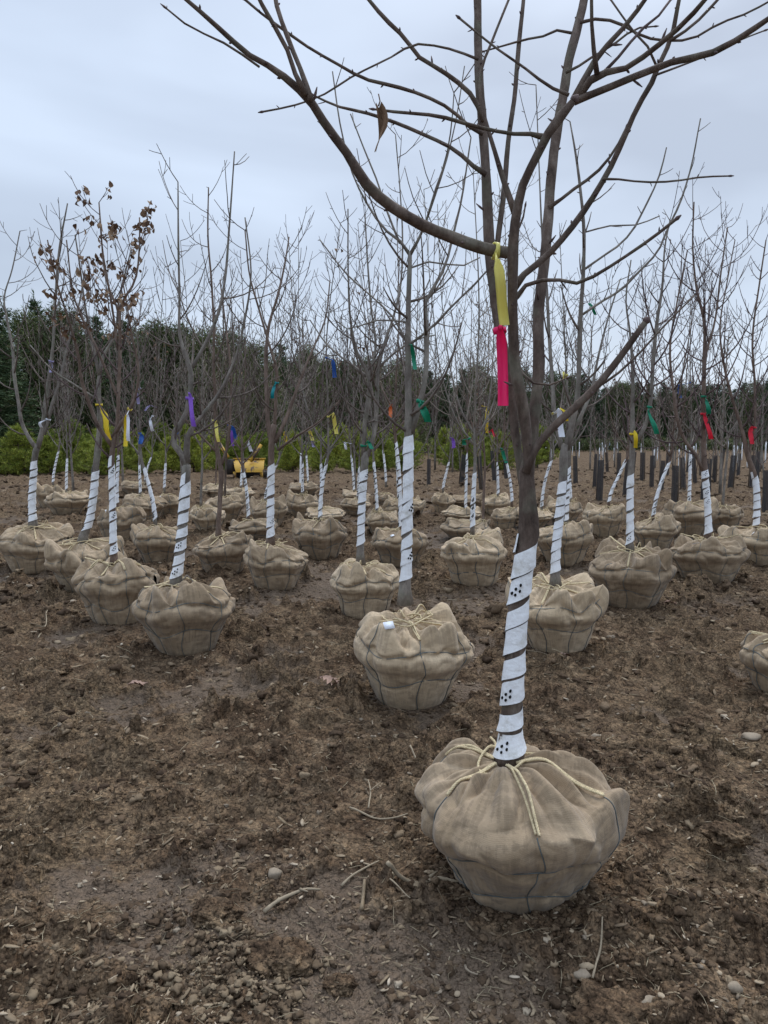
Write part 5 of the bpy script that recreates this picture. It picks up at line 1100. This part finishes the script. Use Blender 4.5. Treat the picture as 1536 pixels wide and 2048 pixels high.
# saplings: in the guards, and in far rows with white painted stems
def make_sapling(seed, H, white, twig, w0=.022, par=None, cls='young_tree', n0=7, from_=.9):
    g = np.random.RandomState(seed); r = empty(cls, (0, 0, 0)); P = dict(PAR, minr=.0034, max=2, kids=(6, 5, 3)); P.update(par or {})
    t_ = np.linspace(0, 1, 9); Q = np.stack([.06*np.sin(t_*4+g.rand()*6)*t_, .05*np.sin(t_*5+g.rand()*6)*t_, t_*H-.05], 1); rad = w0*(1-t_*.78)
    mb = MB(); mb.tube(Q, rad, 7); mb.build('trunk', BARKS[g.randint(0, 2)], r)
    if white:
        mb = MB(); s_ = np.linspace(0, 1, 5); q = np.stack([np.interp(s_*white, Q[:, 2], Q[:, i]) for i in range(3)], 1); mb.tube(q, np.interp(s_*white, Q[:, 2], rad)+.012, 8); mb.build('white_trunk_guard', WRAP, r)
    br = MB(); s_ = from_; az = 0
    while s_ < H*.95:
        p = np.array([np.interp(s_, Q[:, 2], Q[:, i]) for i in range(3)]); az += 2.4; sp = g.uniform(.6, 1.1); l_ = g.uniform(.5, 1.0)*(1.15-s_/H)*H*.28
        grow(br, g, p, np.array([math.cos(az)*math.sin(sp), math.sin(az)*math.sin(sp), math.cos(sp)]), l_, w0*.4, 0, P); s_ += g.uniform(.5, 1.5)/n0
    br.build('branches', TWIGS[twig], r); return r
SAP = [make_sapling(1, 2.6, 0, 2), make_sapling(2, 3.0, 0, 0), make_sapling(3, 2.4, 0, 1)]
used = [False]*3
for i, q in enumerate(GP):
    j = i % 3; o = SAP[j] if not used[j] else copy_tree(SAP[j]); used[j] = True; o.location = q-[0, 0, .02]; o.rotation_euler = (gr_.normal()*.04, gr_.normal()*.04, gr_.rand()*6.28); s_ = gr_.uniform(.8, 1.1); o.scale = (s_,)*3
    tag(o, 'thin young tree growing out of a black mesh sleeve', 'young tree', 'young trees inside black guards')
_rp = dict(minr=.005, kids=(6, 5, 3))
ROW = [make_sapling(11, 2.7, 1.0, 1, par=_rp), make_sapling(12, 3.1, .95, 0, par=_rp), make_sapling(13, 2.8, 1.05, 1, par=_rp), make_sapling(14, 3.3, .9, 2, par=_rp)]
used = [False]*4; cnt = 0
for r_i, Y in enumerate((29, 34, 39.5, 45, 51, 58, 66)):
    for x in np.arange(.8, 46, 2.3 if Y < 45 else 2.6):
        xx = x+gr_.normal()*.25+(r_i % 2)*.9+Y*.05; px_ = xx/Y*F+768
        if px_ < 1075 or px_ > 1600 or gr_.rand() < .12: continue
        j = gr_.randint(0, 4); o = ROW[j] if not used[j] else copy_tree(ROW[j]); used[j] = True; yy = Y+gr_.normal()*.3
        o.location = (xx, yy, float(H0(xx, yy))-.02); o.rotation_euler = (0, 0, gr_.rand()*6.28); s_ = gr_.uniform(.8, 1.15); o.scale = (s_, s_, s_); cnt += 1
        tag(o, 'small bare tree with a white painted stem in the far rows', 'young tree', 'far rows of white stemmed young trees')
# bare field trees without wraps seen between the balled trees on the right
FT = [make_sapling(21, 4.2, 0, 2, .045, n0=8, from_=1.1), make_sapling(22, 4.6, 0, 0, .05, n0=9, from_=1.2), make_sapling(23, 4.4, 0, 2, .045, n0=8, from_=1.0)]
used = [False]*3
for i, (x, y) in enumerate(((1229, 935), (1180, 940), (1440, 990), (1400, 950), (1520, 945), (1345, 940), (1100, 940), (1470, 940), (1310, 935), (1075, 935), (1040, 940), (905, 945), (960, 945), (870, 940))):
    j = i % 3; o = FT[j] if not used[j] else copy_tree(FT[j]); used[j] = True; q = gp(x, y); o.location = q-[0, 0, .02]; o.rotation_euler = (0, 0, gr_.rand()*6.28); o.scale = (gr_.uniform(.85, 1.05),)*3
    tag(o, 'taller bare tan tree planted in the open field on the right', 'tree', 'unwrapped field trees')
# nursery trees standing in the rows behind the balled ones at the left
used2 = {}
NT = [make_sapling(31, 4.3, 0, 0, .035, n0=9, from_=1.1), make_sapling(32, 4.7, 0, 1, .035, n0=9, from_=1.2), make_sapling(33, 4.4, 1.0, 2, .035, n0=9, from_=1.1), make_sapling(34, 4.9, 0, 0, .035, n0=10, from_=1.1)]
i = 0
for Y in (18.5,):
    for px_ in np.arange(20 if Y < 19 else 45, 900, 115):
        x0 = px_+gr_.normal()*12; xx = (x0-768)/F*Y; j = gr_.randint(0, 4); o = NT[j] if j not in used2 else copy_tree(NT[j]); used2[j] = 1
        o.location = (xx, Y+gr_.normal()*.4, float(H0(xx, Y))-.02); o.rotation_euler = (gr_.normal()*.04, gr_.normal()*.05, gr_.rand()*6.28); o.scale = (gr_.uniform(.85, 1.05),)*3
        tag(o, 'tall bare nursery tree rooted in the row in front of the pine shrubs', 'tree', 'nursery trees before the pine shrubs'); i += 1

# ------------------------------------------------------------------ conifers: young pine shrubs, spruce wood, cedar wood
def tufts(P, D, s, wd, g, k=5, sp=.8):
    """needle tufts: k thin blades at every point P leaning along D"""
    n = len(P); V = []; 
    for i in range(k):
        r = g.normal(size=(n, 3))*sp; d = D+r; d /= np.linalg.norm(d, axis=1)[:, None]; q = np.cross(d, g.normal(size=(n, 3))); q /= np.linalg.norm(q, axis=1)[:, None]
        l = s*(.6+.8*g.rand(n))[:, None]; w_ = wd*(.7+.6*g.rand(n))[:, None]
        V.append(np.stack([P-q*w_, P+q*w_, P+d*l], 1))
    V = np.concatenate(V).reshape(-1, 3); T = np.arange(len(V)).reshape(-1, 3); mb = MB(); mb.add(V, None, T); return mb
def make_pine(seed):
    g = np.random.RandomState(seed); r = empty('pine_shrub', (0, 0, 0)); H = 1.75; mb = MB(); mb.tube([(0, 0, -.05), (.02, 0, H*.5), (0, .01, H*.92)], [.04, .025, .008], 6)
    P = []; D = []
    for lv in range(11):
        z = .06+lv/11*H*.88; rad = .78*(1-(lv/11.)**1.5)*(1 if lv > 1 else .88)+.06
        for k_ in range(9):
            a = g.rand()*6.28; l_ = rad*g.uniform(.6, 1.12); e = np.array([math.cos(a)*l_, math.sin(a)*l_, z+.30*l_+g.normal()*.05]); b0 = np.array([0, 0, z]); mb.tube([b0, (b0+e)/2+[0, 0, -.03], e], [.012, .008, .004], 4)
            for t_ in np.linspace(.3, 1.05, 16): P.append(b0*(1-t_)+e*t_+g.normal(size=3)*.055); D.append(unit(np.array([math.cos(a)*.7, math.sin(a)*.7, .9])))
    for t_ in np.linspace(.8, 1.0, 10): P.append(np.array([0, 0, H*t_])); D.append(np.array([0, 0, 1.]))
    mb.build('trunk', BARKS[1], r); tufts(np.array(P), np.array(D), .12, .0085, g, 11, .55).build('needles', PINE, r, smooth=False); return r
PN = [make_pine(i) for i in range(5)]; used = [False]*5; k_ = 0
for Yb, y0 in ((0, 950), (1, 940), (2, 932)):
    for px_ in np.arange(-80+20*Yb, 1075, 60-6*Yb):
        x = px_+gr_.normal()*9; y = y0-.012*max(px_, 0)+gr_.normal()*1.5
        if 845 < x < 905 and Yb < 2: continue
        q = gp(x, y); j = gr_.randint(0, 5); o = PN[j] if not used[j] else copy_tree(PN[j]); used[j] = True; o.location = q-[0, 0, .03]
        s_ = gr_.uniform(.74, 1.14)*(1.0+.12*Yb); o.scale = (s_*1.05, s_*1.05, s_); o.rotation_euler = (0, 0, gr_.rand()*6.28); k_ += 1
        tag(o, 'bushy yellow green young pine in the planted strip behind the trees', 'pine shrub', 'young pine shrubs')
print('pines', k_)
def make_spruce(seed, H=7.6):
    g = np.random.RandomState(seed); r = empty('spruce_tree', (0, 0, 0)); mb = MB(); mb.tube([(0, 0, -.1), (.03, 0, H*.5), (0, 0, H*.99)], [.11, .07, .012], 7); P = []; D = []
    nl = 34
    for lv in range(nl):
        f = lv/nl; z = .25+f*H*.96; rad = 1.75*(1-f)**.85*(.9+.2*g.rand())+.05
        nb = int(10-4*f)
        for q in range(nb):
            a = g.rand()*6.28; l_ = rad*g.uniform(.65, 1.12); up = .10+.5*f
            t_ = np.linspace(.12, 1, max(5, int(l_*15)))
            pts = np.stack([math.cos(a)*l_*t_, math.sin(a)*l_*t_, z+l_*(up*t_-.28*t_**2*(1-f))], 1)
            mb.tube(pts[::3] if len(pts) > 6 else pts, .012, 3)
            for p in pts:
                for _ in range(2):
                    P.append(p+np.array([g.normal()*.10, g.normal()*.10, g.normal()*.05-.03])); D.append(unit(np.array([math.cos(a+g.normal()*.8), math.sin(a+g.normal()*.8), -.25+.8*f])))
    for t_ in np.linspace(.93, 1.03, 9): P.append(np.array([0, 0, H*t_])); D.append(np.array([0, 0, 1.]))
    mb.build('trunk', BARKS[2], r); tufts(np.array(P), np.array(D), .21, .022, g, 3, .45).build('needles', SPR, r, smooth=False); return r
def make_cedar(seed, H=7.0):
    g = np.random.RandomState(seed); r = empty('conifer_tree', (0, 0, 0)); mb = MB(); mb.tube([(0, 0, -.1), (.05, 0, H*.5), (0, 0, H*.95)], [.12, .07, .02], 7); P = []; D = []
    n = 230
    for i in range(n):
        z = .3+H*.93*(i+g.rand())/n; f = z/H; rad = 1.75*(1-f**2.2)**.7*(.75+.5*g.rand()); a = g.rand()*6.28
        c = np.array([math.cos(a)*rad*.8, math.sin(a)*rad*.8, z]); mb.tube([(0, 0, z-.3*rad), c*[.5, .5, 1]-[0, 0, .1*rad], c], [.02, .014, .006], 3)
        for _ in range(26): P.append(c+g.normal(size=3)*np.array([.24, .24, .22])); D.append(unit(np.array([math.cos(a)*.6, math.sin(a)*.6, .7])))
    mb.build('trunk', BARKS[2], r); tufts(np.array(P), np.array(D), .20, .020, g, 3, .6).build('foliage', CED, r, smooth=False); return r
WD = [make_spruce(1), make_spruce(2), make_spruce(3), make_cedar(4), make_cedar(5), make_cedar(6)]; used = [False]*6
BT = [make_sapling(41, 6.4, 0, 0, .07, n0=7, from_=1.2, par=dict(minr=.008), cls='bare_tree'), make_sapling(42, 6.8, 0, 2, .07, n0=7, from_=1.2, par=dict(minr=.008), cls='bare_tree')]; ub = [False]*2
def sky_y(px):  # skyline of the wood in the photograph
    return float(np.interp(px, [-400, 0, 60, 130, 200, 300, 420, 520, 620, 720, 850, 960, 1060, 1120, 1200, 1260, 1340, 1420, 1500, 1560, 1900], [560, 600, 612, 620, 640, 640, 668, 690, 706, 722, 745, 752, 762, 748, 782, 778, 800, 790, 775, 735, 700]))
k_ = 0
for lay in range(3):
    px_ = -330.0
    while px_ < 1800:
        ty = sky_y(px_)+(14*lay if lay else 0)+gr_.normal()*9; Hh = 7.6 if px_ < 900 else 8.6; Hh *= gr_.uniform(.9, 1.08)
        d = np.clip((Hh-HC)*F/(875-ty), 27, 100)+lay*(2.6 if lay else 0); xx = (px_-768)/F*d
        kind = gr_.choice(6, p=[.2, .2, .2, .14, .13, .13] if (px_ < 150 or px_ > 1050) else [.1, .1, .1, .24, .23, .23])
        o = WD[kind] if not used[kind] else copy_tree(WD[kind]); used[kind] = True
        o.location = (xx, d, float(H0(xx, min(d, 60)))-.1); s_ = Hh/(7.6 if kind < 3 else 7.0); wv = gr_.uniform(.9, 1.25); o.scale = (s_*wv, s_*wv, s_*gr_.uniform(.97, 1.03)); o.rotation_euler = (0, 0, gr_.rand()*6.28); k_ += 1
        if kind < 3: tag(o, 'dark pointed spruce in the wood behind the nursery', 'spruce', 'spruces of the background wood')
        else: tag(o, 'dull green rounded conifer in the wood behind the nursery', 'conifer', 'rounded conifers of the background wood')
        if lay == 0 and gr_.rand() < .5:
            j = gr_.randint(0, 2); o = BT[j] if not ub[j] else copy_tree(BT[j]); ub[j] = True; x2 = xx+gr_.normal(); o.location = (x2, d-2.5, float(H0(x2, min(d, 60)))-.1); s_ = gr_.uniform(.75, 1.05); o.scale = (s_,)*3; o.rotation_euler = (0, 0, gr_.rand()*6.28)
            tag(o, 'leafless grey brown tree at the edge of the wood', 'bare tree', 'leafless trees along the wood')
        px_ += (1.75 if lay else 1.45)*F/d*gr_.uniform(.8, 1.2)*(1.0 if px_ < 900 else 1.25)
print('wood', k_)
# low hedge at the far side of the field and the grey roofed shed
q = gp(1207, 905); hd = 84; zb = float(H0(hd*.25, 60))
rt = empty('shed', ((1209-768)/F*hd, hd, zb-.95)); rt.scale = (.72, .72, .72); SH = plain('shed_wall', (.22, .21, .20)); RF = plain('shed_roof', (.20, .23, .27), .5)
mb = MB(); mb.box((0, 0, .75), (1.35, 1.6, .75)); mb.build('wall', SH, rt, smooth=False)
mb = MB(); V = [(-1.6, -1.8, 1.25), (1.6, -1.8, 1.25), (.5, -1.8, 2.6), (-1.0, -1.8, 2.6), (-1.6, 1.8, 1.25), (1.6, 1.8, 1.25), (.5, 1.8, 2.6), (-1.0, 1.8, 2.6)]; mb.add(V, [[0, 1, 2, 3], [5, 4, 7, 6], [3, 2, 6, 7], [1, 5, 6, 2], [4, 0, 3, 7], [0, 4, 5, 1]]); mb.build('roof', RF, rt, smooth=False)
mb = MB(); mb.box((-.3, -1.62, .55), (.4, .03, .55)); mb.build('door', DARKM, rt, smooth=False)
tag(rt, 'low grey roofed shed glimpsed between stems at the far edge of the field', 'shed')
g = np.random.RandomState(77); HN = 9000; hx = g.uniform(10, 62, HN); hz = g.rand(HN); hy = 74+g.normal(size=HN)*.5
Pp = np.stack([hx, hy, zb+.05+hz*1.15*(1+.15*noise2(hx*.8, hx*0+3.))], 1); Dd = np.tile([0, 0, 1.], (HN, 1))
o = tufts(Pp, Dd, .24, .05, g, 3, .8).build('hedge', CED, smooth=False); tag(o, 'low dark hedge along the far edge of the field behind the white stems', 'hedge')
print('script done')
